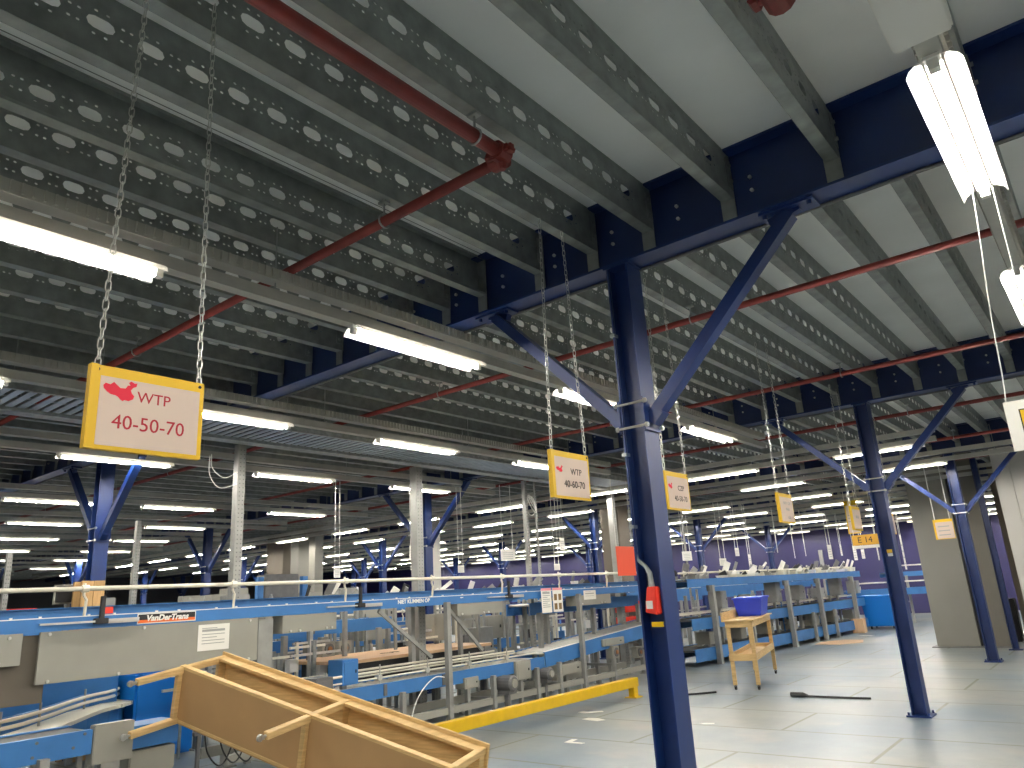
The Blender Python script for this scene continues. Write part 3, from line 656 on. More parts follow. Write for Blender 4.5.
# maker's badge
t = thing('maker_badge', 'black and orange badge with white lettering on the upper conveyor', 'badge', (XF, 3.62, 1.54))
MB().box((XF + .007, 3.33, 1.535), (XF + .009, 3.90, 1.628)).build('white_edge', M['paper'], t); MB().box((XF + .009, 3.338, 1.57), (XF + .010, 3.892, 1.62)).build('black_band', M['ink'], t); MB().box((XF + .009, 3.338, 1.543), (XF + .010, 3.892, 1.57)).build('orange_band', M['brand_o'], t)
text_part('lettering', 'VanDerTrans', .075, M['paper'], t, (XF + .0115, 3.615, 1.560), (0, 1, 0), (0, .25, 1), bold=.003)
t = thing('stencil_text', 'row of small white lettering on the blue upper conveyor', 'lettering', (XF, 6.85, 1.58)); text_part('lettering', 'NIET KLIMMEN OP', .068, M['paper'], t, (XF + .008, 6.85, 1.572), (0, 1, 0), (0, 0, 1), bold=.002)
text_part('lettering', '...', .09, M['paper'], t, (XF + .008, 7.75, 1.60), (0, 1, 0), (0, 0, 1), bold=.003)
def notice(label, x, y0, y1, z0, z1, nrm=1, lines=6, top=None, pict=False, group=None):
    t = thing('paper_notice', label, 'notice', (x, (y0 + y1) / 2, z0), group); h, wd = z1 - z0, y1 - y0
    MB().box((x, y0, z0), (x + .002, y1, z1)).build('sheet', M['paper'], t)
    b = MB()
    for i in range(lines):
        zz = z1 - h * (.16 + .7 * i / max(1, lines)); b.box((x + .002, y0 + wd * .12, zz), (x + .0026, y0 + wd * (.85 if i % 3 else .6), zz + h * (.09 if i == 1 else .03)))
    if pict:
        for iy in (0, 1):
            for iz in (0, 1): b.box((x + .002, y0 + wd * (.12 + .45 * iy), z0 + h * (.1 + .38 * iz)), (x + .0026, y0 + wd * (.42 + .45 * iy), z0 + h * (.36 + .38 * iz)))
    b.build('print', M['inkg'] if not pict else mat('brown_print', (.2, .12, .04), .7), t)
    if top: MB().box((x + .002, y0, z1 - h * .1), (x + .0028, y1, z1)).build('header_strip', top, t)
    return t
notice('torn white notice with green lines taped to the largest grey panel', XF + .008, 3.935, 4.27, 1.24, 1.488)
pk = mat('pink_strip', (.8, .3, .33), .7)
notice('white text document hanging on the conveyor, left of the pair', XF + .06, 9.50, 9.76, 1.30, 1.67, lines=9, top=pk)
notice('white document with brown pictures, right of the pair', XF + .06, 9.80, 10.06, 1.30, 1.67, lines=0, top=pk, pict=True)
notice('small white notice on the grey cover panel right of the documents', XF + .01, 10.75, 11.12, 1.45, 1.60, lines=3)
# sensor arms and the red tab
def sensor(y, label):
    t = thing('sensor_arm', label, 'sensor', (XF + .02, y, 1.6)); b = MB(); b.box((XF + .02, y - .02, 1.60), (XF + .05, y + .02, 1.80)); b.box((XF - .02, y - .06, 1.56), (XF + .07, y + .05, 1.61)); b.build('arm', M['black'], t, bevel=.004)
    b = MB(); b.box((XF + .03, y - .5, 1.575), (XF + .06, y + .32, 1.592)); b.box((XF + .02, y + .05, 1.56), (XF + .05, y + .33, 1.60)); b.build('slide_rail', M['steel'], t); return t
sensor(3.0, 'black sensor arm on the conveyor near the plank guard'); sensor(5.95, 'black sensor arm between the badge and the white lettering'); sensor(8.75, 'black sensor arm left of the hanging documents')
tag(MB().box((XF - .6, 3.25, 1.65), (XF - .59, 3.36, 1.72)).build('tape_tab', M['redb']), 'small red tape square on the conveyor rail', 'tape')
# lower conveyor with guide rails
lo, ll = conveyor('lower blue conveyor near the floor with pale guide rails', (XF, 4.3), (XF, 9.55), .50, .66, .55, legs=(.6, 2.3, 4.0, 5.0), joints=(2.05, 3.05), legw=.06)
b = MB()
for o in (-.06, -.45): b.tube([ll.p(.2, o, .80), ll.p(4.6, o, .80)], .016, 6); b.tube([ll.p(.2, o, .725), ll.p(5.1, o, .725)], .012, 6)
b.build('guide_rails', M['ivory'], lo, smooth=True)
for s in [.4 + .8 * i for i in range(6)]: b = MB(); b.tube([ll.p(s, -.03, .66), ll.p(s, -.03, .88)], .009, 6); b.box(ll.p(s - .03, -.09, .70), ll.p(s + .03, -.02, .76)); b.build('rail_bracket', M['steel'], lo)
b = MB(); b.bar(ll.p(0, .0, .2), ll.p(8.4, .0, .2), .08, .08); b.bar(ll.p(0, -.5, .22), ll.p(8.4, -.5, .22), .06, .1); b.build('base_beam', M['greyp'], lo)
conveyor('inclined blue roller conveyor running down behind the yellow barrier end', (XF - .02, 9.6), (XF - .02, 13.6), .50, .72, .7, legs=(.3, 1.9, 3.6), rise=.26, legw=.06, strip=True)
nl, nll = conveyor('blue conveyor stub at the lower left with a grey end cover', (-6.9, .6), (-6.9, 2.86), .55, .735, .5, legs=(.4, 1.9), roll=False)
b = MB()
for y, z in ((2.45, .70), (2.43, .6), (2.72, .62), (2.8, .71)): b.tube([(-6.9, y, z), (-6.885, y, z)], .012, 8)
b.build('bolts', M['greyd'], nl)
t = thing('end_cover', 'grey box cover under the lower left castor leg', 'cover', (-6.9, 3.03, .46)); MB().box((-6.98, 2.87, .46), (-6.88, 3.19, .76)).build('box_body', M['greyp'], t, bevel=.006); MB().box((-7.25, 3.19, .52), (-6.92, 3.6, .70)).build('side_bracket', M['blue'], t); MB().box((-7.2, 3.2, .3), (-6.95, 3.6, .5)).build('drive_box', M['greyp'], t, bevel=.01)
b = MB(); b.box((-6.97, 2.95, .01), (-6.90, 3.1, .46)); b.build('foot', M['post'], t)
# curved flow rails at the lower left
t = thing('curved_conveyor', 'curved pale conveyor track joining from the left', 'conveyor', (-9, 3.4, 0))
P = [at(-40, 728, 2, .80), at(0, 722, 2, .80), at(40, 712, 2, .80), at(85, 697, 2, .80), at(115, 690, 2, .80), at(132, 681, 2, .80)]; P = smooth_path(P, 3)
b = MB(); b.tube(P, .018, 6); b.tube([p + Vector((0, 0, -.06)) for p in P], .018, 6); b.build('guide_rails', M['ivory'], t, smooth=True)
off = Vector((.28, -.08, -.12)); b = MB()
for p, q in zip(P, P[1:]): b.bar(p + off * .5 + Vector((0, 0, -.08)), q + off * .5 + Vector((0, 0, -.08)), .34, .035)
b.build('chain_belt', M['ivory'], t)
b = MB()
for p, q in zip(P, P[1:]): b.bar(p + off + Vector((0, 0, -.13)), q + off + Vector((0, 0, -.13)), .02, .16); b.bar(p - off + Vector((0, 0, -.2)), q - off + Vector((0, 0, -.2)), .02, .16)
b.build('side_rail', M['blue'], t)
b = MB()
for p in P[3:14:3]: b.tube([p + Vector((0, 0, -.2)), p + Vector((0, 0, .08))], .012, 6); b.bar((p.x, p.y, .01), (p.x, p.y, .56), .05, .05)
b.build('leg_frame', M['post'], t)
bl, _ = conveyor('blue conveyor with a pale top edge behind the lower left stub', (-11.2, 2.6), (-11.2, 5.0), .62, .92, .6, legs=(.5, 1.9), roll=True)
conveyor('short blue conveyor hidden under the largest grey panel', (-9.45, 2.7), (-9.45, 4.15), .60, .98, .5, legs=(.3, 1.2), roll=False)
tag(MB().box((-9.9, 4.25, .02), (-9.2, 4.98, .98)).build('plastic_tub', M['azure'], bevel=.03), 'bright blue plastic tub behind the fallen bench legs', 'tub')
# motors
def motor(y, z, x, label, r=.09):
    t = thing('drive_motor', label, 'motor', (x, y, z), 'conveyor drive motors')
    MB().tube([(x - .2, y, z), (x + .04, y, z), (x + .06, y, z)], [r, r, r * .8], 16).build('motor_body', M['greyd'], t, smooth=False)
    b = MB(); b.tube([(x + .055, y, z), (x + .075, y, z)], r * .55, 12); b.build('fan_cover', M['greyp'], t)
    b = MB(); b.box((x - .18, y - r * .8, z - r - .03), (x + .02, y + r * .8, z - r + .02)); b.bar((x - .08, y, .01), (x - .08, y, z - r), .06, .06); b.build('mount', M['greyd'], t)
motor(8.55, .40, -7.15, 'dark round motor left of the front conveyor, above the yellow barrier', .11); motor(9.5, .42, -7.2, 'second dark round motor, right along the same conveyor', .09)
def fanbox(px, py, X, label):
    c = at(px, py, 0, X); t = thing('fan_box', label, 'fan', c[:], 'round fan boxes'); MB().box((X - .12, c.y - .11, c.z - .1), (X, c.y + .11, c.z + .1)).build('box_body', M['greyp'], t, bevel=.006)
    b = MB(); b.tube([c, c + Vector((.02, 0, 0))], .075, 14); b.build('fan_grille', M['greyd'], t); MB().tube([c + Vector((.02, 0, 0)), c + Vector((.035, 0, 0))], .035, 10).build('hub', mat('rust_' , (.3, .13, .05), .6), t)
fanbox(616, 652, -7.26, 'grey fan box on the lower conveyor left of the thick column'); fanbox(640, 652, -7.5, 'shaded fan box touching the thick column'); fanbox(329, 649, -9.0, 'grey fan box left of the plywood table'); fanbox(345, 648, -9.3, 'second fan box left of the plywood table')
def cab(x0, x1, y0, y1, z0, z1, label, m='greyp', group='grey control cabinets', name='control_box'):
    t = thing(name, label, 'box', ((x0 + x1) / 2, (y0 + y1) / 2, z0), group); MB().box((x0, y0, z0), (x1, y1, z1)).build('box_body', M[m], t, bevel=.006)
    b = MB(); b.box((x1, y0 + (y1 - y0) * .1, z0 + (z1 - z0) * .1), (x1 + .006, y1 - (y1 - y0) * .1, z1 - (z1 - z0) * .1)); b.build('door', M[m], t)
    b = MB(); b.box((x1 + .006, y1 - (y1 - y0) * .22, z0 + (z1 - z0) * .45), (x1 + .014, y1 - (y1 - y0) * .16, z0 + (z1 - z0) * .58)); b.build('latch', M['black'], t)
    if z0 > .05:
        b = MB(); b.bar(((x0 + x1) / 2, (y0 + y1) / 2, .005), ((x0 + x1) / 2, (y0 + y1) / 2, z0), .06, .06); b.build('stand', M['post'], t)
    return t
cab(-7.5, -7.28, 11.2, 11.9, .66, .78, 'long grey strip box on the lower conveyor right end', 'greyp'); cab(-7.45, -7.26, 7.72, 8.0, .42, .56, 'small grey box behind the first conveyor post'); cab(-7.4, -7.25, 8.8, 9.15, .40, .66, 'grey gearbox box between the two round motors'); cab(-7.5, -7.27, 9.9, 10.5, .34, .5, 'grey box hung under the second conveyor post'); cab(-7.2, -6.95, 5.1, 5.32, .5, .86, 'dark grey box standing above the fallen bench', 'greyd'); cab(-7.62, -7.34, 5.75, 5.98, .7, .98, 'blue box at the near end of the plywood table', 'blue')
# ------------------------------------------------------------------ machinery behind the front conveyor
t = thing('work_table', 'orange-toned plywood table top lying behind the lower conveyor', 'table', (-8.7, 7.6, 0))
b = MB(); b.hexa([(-9.3, 6.3, .86), (-8.05, 6.3, .86), (-8.05, 9.2, .86), (-9.3, 9.2, .86), (-9.3, 6.3, .90), (-8.05, 6.3, .90), (-8.05, 9.2, .90), (-9.3, 9.2, .90)]); b.build('table_top', M['ply'], t)
text_part('lettering', 'OP', .28, M['ink'], t, (-8.45, 7.55, .902), (0, 1, 0), (-1, 0, 0))
MB().box((-9.2, 6.5, .6), (-8.12, 9.1, .85)).build('apron', M['black'], t)
for y in (6.55, 9.05):
    for x in (-9.2, -8.12): MB().box((x - .03, y - .03, 0), (x + .03, y + .03, .86)).build('leg', M['greyd'], t)
conveyor('mid-height blue conveyor seen between the two front levels', (-9.37, 4.6), (-9.37, 8.3), 1.20, 1.38, .6, legs=(.5, 1.7, 3.4), joints=(1.3, 2.2))
conveyor('blue sloping-looking conveyor left of the fan boxes', (-10.4, 4.6), (-10.4, 7.2), .95, 1.12, .6, legs=(.4, 2.2))
conveyor('blue conveyor under the documents, joining from behind', (-7.8, 9.9), (-7.8, 13.4), 1.26, 1.45, .5, legs=(.2, 1.8, 3.4))
conveyor('dark blue low conveyor right of the plywood table', (-9.8, 9.6), (-9.8, 13.6), .62, .80, .6, legs=(.4, 1.6, 3.0), roll=True)
bx = [(-11.8, 1.02, 1.2, 2.5, 13.5), (-13.6, .7, .88, 3.0, 13.0), (-13.9, 1.4, 1.55, 3.0, 13.5), (-15.8, 1.0, 1.18, 3.5, 14.5), (-18.0, 1.3, 1.48, 4.5, 15), (-20.5, .9, 1.1, 5.5, 16), (-23.5, 1.35, 1.52, 6, 17), (-27.5, 1.2, 1.4, 8, 19)]
for i, (x, z0, z1, y0, y1) in enumerate(bx):
    conveyor('blue conveyor line behind the front one, %s row back' % ordn(i + 1), (x, y0), (x, y1), z0, z1, .7, legs=[.6 + 2.1 * k for k in range(int((y1 - y0 - .6) / 2.1) + 1)], roll=i < 3, guide=(z1 + .2, -.2, 2.0) if i % 2 == 0 else None)
# grey cabinets / screens scattered on the back lines
spots = [(-8.9, 5.2, 1.4, .28, .4), (-8.95, 5.75, 1.4, .2, .3), (-9.0, 8.9, .95, .3, .42), (-8.7, 9.6, .5, .4, .6), (-9.4, 10.6, .85, .5, .4), (-10.2, 8.4, 1.0, .5, .5), (-11.0, 7.2, 1.2, .4, .35), (-11.3, 9.6, 1.2, .5, .4), (-10.6, 11.2, .9, .5, .5), (-11.6, 12.4, 1.2, .6, .35), (-12.6, 5.0, 1.1, .5, .45), (-12.4, 6.9, 1.3, .4, .6), (-13.2, 10.2, 1.5, .6, .45), (-14.2, 8.2, 1.55, .5, .5), (-15.2, 11.8, 1.2, .7, .6), (-15.9, 6.2, 1.2, .6, .8), (-17.2, 9.0, 1.5, .6, .5), (-18.2, 12.8, 1.5, .7, .5), (-19.8, 7.6, 1.1, .8, 1.0), (-21, 10.8, 1.2, .8, .9)]
for i, (x, y, z, wd, h) in enumerate(spots):
    cab(x - .25, x, y, y + wd, z, z + h, 'grey control cabinet among the back conveyors, %s from the front' % ordn(i + 1), 'greyp' if i % 3 else 'post')
# posts standing in the machinery
for i, (px, py0, py1, X) in enumerate([(459, 606, 700, -7.9), (477, 600, 690, -8.6), (388, 610, 660, -9.6), (366, 614, 655, -10.2), (345, 600, 690, -8.9), (524, 600, 668, -8.2), (532, 600, 668, -8.8), (640, 612, 640, -8.8), (497, 600, 660, -9.5), (508, 602, 660, -10), (604, 610, 650, -8.4), (622, 608, 645, -8.9)]):
    a = at(px, py0, 0, X); t = thing('frame_post', 'short grey frame post in the machinery, %s of the loose ones from the left' % ordn(sorted([459, 477, 388, 366, 345, 524, 532, 640, 497, 508, 604, 622]).index(px) + 1), 'post', (X, a.y, 0), 'grey machine posts')
    b = MB(); b.bar((X, a.y, .01), (X, a.y, min(a.z, 1.5)), .055, .055); b.build('upright', M['post'], t); b = MB(); b.box((X - .06, a.y - .06, 0), (X + .06, a.y + .06, .012)); b.build('foot_plate', M['post'], t); b = MB(); b.bar((X, a.y, .7), (X - .5, a.y, .7), .04, .04); b.build('bracket_arm', M['post'], t)
# crate planks round the left column
t = thing('plank_guard', 'upright yellow-brown planks strapped round the left blue column', 'planks', (-10.14, 4.05, 0))
for y0, y1 in ((3.92, 4.055), (4.06, 4.19)): MB().box((-10.18, y0, 0), (-10.135, y1, 2.07)).build('plank', M['crate'], t, bevel=.003)
for y0, y1 in ((3.92, 4.055), (4.06, 4.19)): MB().box((-10.42, y0, 0), (-10.375, y1, 2.07)).build('plank', M['crate'], t, bevel=.003)
for z in (.5, 1.2, 1.9): MB().box((-10.375, 4.23, z), (-10.18, 4.25, z + .05)).build('strap', M['black'], t)
# ------------------------------------------------------------------ right-hand three level machine
A, B = (-7.08, 14.2), (-6.46, 24.4)
t, rl = conveyor('rounded pale blue top rail of the right-hand machine', A, B, 1.535, 1.70, .8, roll=False, guide=(1.83, -.3, 1.6), legs=())
t.name = 'conveyor'
conveyor('middle blue level of the right-hand machine', A, B, .70, .92, .8, roll=False, legs=[.9, 2.6, 6.1, 7.6])
conveyor('floor-level blue rail of the right-hand machine', A, B, .10, .34, .8, roll=False)
for i, s in enumerate((.85, 4.65, 6.65, 9.2)):
    t = thing('machine_post', 'tall grey post on the face of the right-hand machine, %s from the left' % ordn(i + 1), 'post', rl.p(s, .07, 0)[:], 'grey posts of the right-hand machine')
    b = MB(); b.bar(rl.p(s, .07, 0.0), rl.p(s, .07, 1.56), .1, .1, rl.d); b.build('upright', M['post'], t); b = MB(); b.bar(rl.p(s - .1, .03, 1.5), rl.p(s + .1, .03, 1.5), .05, .12); b.build('head_bracket', M['greyd'], t)
conveyor('narrow pale shelf rail of the right-hand machine', (-7.45, 14.4), (-6.85, 25), .98, 1.02, .3, roll=False, mtl=M['ivory'])
for i in range(14):
    s = 1.0 + .72 * i; z = 1.05 if i % 2 else .36
    cab(*(lambda p: (p.x - .3, p.x, p.y, p.y + .32))(rl.p(s, -.2, 0)), z, z + .25 + .12 * (i % 3), 'grey drive box inside the right-hand machine, %s from the left' % ordn(i + 1), 'post' if i % 2 else 'greyp', 'drive boxes of the right-hand machine')
# back lines on the right
for i, (a_, b_, z0, z1) in enumerate([((-9.0, 15), (-8.6, 27), 1.3, 1.5), ((-11.5, 15.5), (-11.2, 28), 1.1, 1.3), ((-14, 17), (-13.5, 29), 1.4, 1.6), ((-7.4, 26), (-3.9, 27.5), .9, 1.1), ((-6.4, 27.2), (-3.6, 28.6), 1.45, 1.6)]):
    l_ = Line(a_, b_); conveyor('pale blue conveyor deep on the right, %s of those rows' % ordn(i + 1), a_, b_, z0, z1, .8, legs=[.6 + 2 * k for k in range(int(l_.L / 2))], roll=False, guide=(z1 + .2, -.2, 2))
# small cartons and papers riding on the upper levels
for i in range(96):
    f = random.random()
    if i < 56: p = rl.p(.3 + 10.4 * (i + .6 * random.random()) / 56, -.08 - .6 * random.random(), 1.705)
    else: p = Vector((-8.6 - 3.2 * random.random(), 7.3 + 9.0 * random.random(), 0)); p.z = 1.60 + .08 * random.random()
    s = .05 + .08 * random.random(); hh = .04 + .09 * f
    mm = M[random.choice(['paper', 'ivory', 'paper', 'clear', 'post', 'steel'])]
    t = thing('parts_tray', 'small pale tray of odds and ends on top of the back machinery', 'tray', p[:], 'pale trays on the machinery')
    b = MB(); b.hexa([p + Vector((-s * .8, -s, 0)), p + Vector((s * .8, -s, 0)), p + Vector((s * .8, s, 0)), p + Vector((-s * .8, s, 0)), p + Vector((-s, -s * 1.15, hh)), p + Vector((s, -s * 1.15, hh)), p + Vector((s, s * 1.15, hh)), p + Vector((-s, s * 1.15, hh))]); b.build('tub', mm, t)
    b = MB(); b.bar(p + Vector((-s * .4, -s * .5, hh - .01)), p + Vector((s * .5, s * (1.2 - 2 * random.random()), hh + .05 + .16 * f)), .025, .04 + .1 * random.random()); b.build('contents', M[random.choice(['greyd', 'post', 'paper', 'paper', 'black'])], t)
    if i >= 56:
        b = MB(); b.bar((p.x, p.y, 0), (p.x, p.y, p.z), .04, .04); b.build('stand', M['post'], t)
# hanging paper slips (pixel centre, size) on strings under the lamps
slips = [(98, 0, 0, 0, 0)]
slips = [(413, 553, 10, 14, -9.2), (337, 573, 7, 9, -9.5), (508, 555, 14, 11, -8.4), (562, 544, 12, 12, -8.2), (557, 567, 8, 6, -7.6), (461, 569, 6, 7, -9), (737, 552, 5, 8, -7.4), (777, 548, 5, 9, -7.4), (794, 551, 8, 14, -7.2), (805, 550, 7, 12, -7.2), (830, 552, 5, 14, -7.0), (841, 550, 7, 11, -7.0), (855, 553, 5, 14, -7.0), (863, 554, 4, 9, -7.0), (903, 552, 7, 34, -5.6), (878, 553, 6, 14, -6.6), (687, 556, 10, 9, -8.2), (723, 562, 10, 7, -7.6), (750, 561, 8, 13, -7.4)]
srt = sorted(s[0] for s in slips)
for (px, py, wd, h, X) in slips:
    c = at(px, py, 0, X); dist = (c - CAMP).dot(RF); hw, hh = wd / FPX * dist / 2 * 1.15, h / FPX * dist / 2
    t = thing('paper_slip', 'white paper slip hung on threads over the machines, %s from the left' % ordn(srt.index(px) + 1), 'paper', c[:], 'hanging paper slips')
    ang = random.uniform(-.3, .5); u = Vector((math.sin(ang), math.cos(ang), 0)); n = Vector((math.cos(ang), -math.sin(ang), 0))
    b = MB(); b.prism([(-hw, -hh), (hw, -hh), (hw, hh), (-hw, hh)], c, u, (0, 0, 1), n, .003); b.build('sheet', M['paper'], t)
    b = MB()
    for k in range(4): b.prism([(-hw * .7, -hh * .7 + hh * .35 * k), (hw * .7, -hh * .7 + hh * .35 * k), (hw * .7, -hh * .62 + hh * .35 * k), (-hw * .7, -hh * .62 + hh * .35 * k)], c + n * .003, u, (0, 0, 1), n, .001)
    b.build('print', M['inkg'], t)
    b = MB()
    for sg in (-.7, .7): b.tube([c + u * hw * sg + Vector((0, 0, hh)), (c.x + u.x * hw * sg, c.y + u.y * hw * sg, 3.5)], .006, 4)
    b.build('threads', M['cord'], t)
c = at(626, 561, 0, -6.9); t = thing('red_card', 'orange-red card standing beside the thick near column', 'card', (-6.9, c.y, 1.75)); MB().box((-6.9, c.y - .31, c.z - .25), (-6.885, c.y + .29, c.z + .25)).build('card_sheet', M['orange'], t); b = MB(); b.tube([(-6.9, c.y - .28, c.z + .25), (-6.9, c.y - .28, 3.5)], .005, 4); b.tube([(-6.9, c.y + .26, c.z + .25), (-6.9, c.y + .26, 3.5)], .005, 4); b.build('threads', M['cord'], t)
c = at(865, 540, 1, 20.0); t = thing('gate_sign', 'amber sign with dark lettering left of the second aisle column', 'sign', c[:]); MB().box((c.x - .3, 20, c.z - .12), (c.x + .32, 20.02, c.z + .13)).build('board', mat('amber_board', (.7, .36, .02), .5), t); text_part('lettering', 'E 14', .2, M['ink'], t, (c.x, 19.998, c.z - .06), (1, 0, 0), (0, 0, 1)); MB().box((c.x - .3, 20, c.z - .2), (c.x + .32, 20.02, c.z - .125)).build('foot_strip', M['paper'], t)
b = MB(); b.tube([(c.x - .25, 20.01, c.z + .13), (c.x - .25, 20.01, 3.6)], .006, 4); b.tube([(c.x + .25, 20.01, c.z + .13), (c.x + .25, 20.01, 3.6)], .006, 4); b.build('threads', M['cord'], t)
for px, py, Y, lab in ((944, 529, 16.6, 'yellow and cream sign hanging in front of the beige clad column'), (926, 518, 21.0, 'yellow edged sign left of the beige clad column'), (852, 517, 20.4, 'long yellow edged sign above the amber sign')):
    c = at(px, py, 1, Y); t = thing('hanging_sign', lab, 'sign', c[:], 'yellow framed hanging signs'); hw_ = .17 if Y < 18 else .15; hh_ = .19 if Y < 18 else .42; MB().box((c.x - hw_, Y, c.z - hh_), (c.x + hw_, Y + .02, c.z + hh_)).build('board', M['signy'], t); MB().box((c.x - hw_ * .8, Y - .004, c.z - hh_ * .94), (c.x + hw_ * .95, Y - .001, c.z + hh_ * .7)).build('paper', M['peach'], t)
    b = MB()
    for k in range(3): b.box((c.x - .10, Y - .006, c.z - .12 + .08 * k), (c.x + .10, Y - .004, c.z - .10 + .08 * k))
    b.build('print', M['inkg'], t)
    b = MB()
    for sg in (-1, 1): b.tube([(c.x + .13 * sg, Y + .01, c.z + .17), (c.x + .13 * sg, Y + .01, 3.7)], .008, 4)
    b.build('cord', M['cord'], t)
# ------------------------------------------------------------------ clad columns at right
t = thing('clad_column', 'wide beige clad column reaching the ceiling behind the third navy column', 'cladding', (-3.0, 18.9, 0))
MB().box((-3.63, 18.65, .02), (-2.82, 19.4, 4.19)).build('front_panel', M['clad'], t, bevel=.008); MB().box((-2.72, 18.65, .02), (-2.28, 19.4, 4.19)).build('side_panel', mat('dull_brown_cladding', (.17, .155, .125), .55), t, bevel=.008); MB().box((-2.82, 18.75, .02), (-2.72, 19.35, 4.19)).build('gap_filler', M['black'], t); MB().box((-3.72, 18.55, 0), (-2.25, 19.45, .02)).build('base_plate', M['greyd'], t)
t = thing('clad_column', 'dark brown clad column between the slim post and white cladding', 'cladding', (-1.7, 20.3, 0)); MB().box((-2.12, 19.8, .02), (-1.2, 20.6, 4.19)).build('front_panel', M['cladb'], t, bevel=.008); MB().box((-2.2, 19.75, 0), (-1.15, 20.65, .02)).build('base_plate', M['greyd'], t)
t = thing('clad_column', 'tall white clad column cut off by the right edge', 'cladding', (-1.3, 17.3, 0)); MB().box((-1.725, 17.0, .02), (-1.45, 17.8, 4.19)).build('front_panel', M['whitewall'], t, bevel=.008); MB().box((-1.445, 17.0, .02), (-.7, 17.8, 4.19)).build('side_panel', M['whitewall'], t, bevel=.008); MB().box((-1.8, 16.95, 0), (-.65, 17.85, .02)).build('base_plate', M['greyd'], t)
tag(MB().box((-2.45, 19.9, 0), (-2.2, 20.3, .9)).build('waste_bin', M['black'], bevel=.02), 'black bin half hidden behind the slim blue post', 'bin')
# far brown columns
for i, (px, X, wd, m) in enumerate(((287, -21, .9, 'cladb'), (618, -9.5, .5, 'cladb'), (300, -19.5, .4, 'clad'), (428, -15.0, .5, 'whitewall'), (316, -18.5, .3, 'clad'))):
    a = at(px, 560, 0, X); t = thing('clad_pillar', ['brown clad pillar far back at left centre', 'brown pillar behind the orange-red card', 'beige pillar right of the far brown pillar', 'pale pillar behind the wide perforated post', 'thin beige pillar in the far left machinery'][i], 'pillar', (X, a.y, 0)); MB().box((X - wd / 2, a.y - wd / 2, .02), (X + wd / 2, a.y + wd / 2, 4.18)).build('shaft', M[m], t, bevel=.01); MB().box((X - wd / 2 - .06, a.y - wd / 2 - .06, 0), (X + wd / 2 + .06, a.y + wd / 2 + .06, .02)).build('base_plate', M['greyd'], t)
# ------------------------------------------------------------------ blue box, cardboard
t = thing('wheeled_bin', 'azure blue wheeled container at the end of the right-hand machine', 'container', (-6.15, 24.9, 0)); b = MB(); b.hexa([(-6.56, 24.65, .08), (-5.78, 24.65, .08), (-5.78, 25.4, .08), (-6.56, 25.4, .08), (-6.66, 24.6, .95), (-5.72, 24.6, .95), (-5.72, 25.45, .95), (-6.66, 25.45, .95)]); b.build('tub', M['azure'], t, bevel=.02); MB().box((-6.7, 24.56, .91), (-5.68, 25.49, .96)).build('rim', M['azure'], t, bevel=.01)
for x in (-6.48, -5.86):
    for y in (24.75, 25.3): MB().tube([(x - .02, y, .05), (x + .02, y, .05)], .05, 10).build('castor', M['black'], t)
p = at(859, 633, 2, 0); tag(MB().box((p.x - .16, p.y, 0), (p.x + .16, p.y + .3, .38)).build('carton', M['ply'], bevel=.005), 'small brown carton on the floor beside the azure container', 'carton')
# ------------------------------------------------------------------ benches
def castor(b, p, ax, sd):
    p = Vector(p); ax = Vector(ax); sd = Vector(sd)
    b.tube([p, p - ax * .02], .012, 6); b.bar(p - ax * .02 + sd * .014, p - ax * .055 + sd * .014, .03, .004, sd); b.bar(p - ax * .02 - sd * .014, p - ax * .055 - sd * .014, .03, .004, sd)
    b.tube([p - ax * .055 - sd * .011, p - ax * .055 + sd * .011], .026, 12)
# fallen bench: l = along, h = leg direction, w = across
BO = Vector((-6.684, 3.018, 1.095)); BLx = Vector((.9501, .1977, -.2413)); BH = Vector((-.1748, .9781, .1133)); BW = -Vector((.2584, -.0655, .9638))
BLL, BHS, BHT, BWW = 2.92, .50, .99, .484
def bp(l, h, w_): return BO + BLx * l + BH * h + BW * w_
def bbox(b, l0, l1, h0, h1, w0, w1): b.hexa([bp(l0, h0, w0), bp(l1, h0, w0), bp(l1, h1, w0), bp(l0, h1, w0), bp(l0, h0, w1), bp(l1, h0, w1), bp(l1, h1, w1), bp(l0, h1, w1)]); return b
t = thing('wooden_bench', 'wooden bench with castor legs tipped on its side in the foreground', 'bench', bp(1.5, .7, .5)[:])
bbox(MB(), .0, BLL, BHS, BHS + .018, .012, BWW).build('shelf', M['mdf'], t)
bbox(MB(), -.02, BLL + .02, BHT - .02, BHT, -.03, BWW + .03).build('table_top', M['pine'], t, bevel=.003)
for w0 in (0, BWW - .025):
    bbox(MB(), .0, BLL, BHS - .004, BHS + .05, w0 - .012, w0 + .014).build('shelf_rail', M['pine'], t, bevel=.002)
    bbox(MB(), .0, BLL, BHT - .11, BHT - .022, w0, w0 + .025).build('apron_rail', M['pine'], t, bevel=.002)
for l in (0, BLL * .525, BLL - .05):
    for w0 in (-.004, BWW - .05):
        bbox(MB(), l, l + .052, .06, BHT - .02, w0, w0 + .052).build('leg', M['pine'], t, bevel=.003)
    bbox(MB(), l, l + .045, BHS - .045, BHS - .002, .03, BWW - .03).build('cross_rail', M['pine'], t, bevel=.002)
    bbox(MB(), l + .005, l + .045, BHT - .1, BHT - .022, .03, BWW - .03).build('top_cross_rail', M['pine'], t, bevel=.002)
    for w0 in (.022, BWW - .024):
        b = MB(); castor(b, bp(l + .026, .06, w0), BH, BLx); b.build('castor', M['steel'], t)
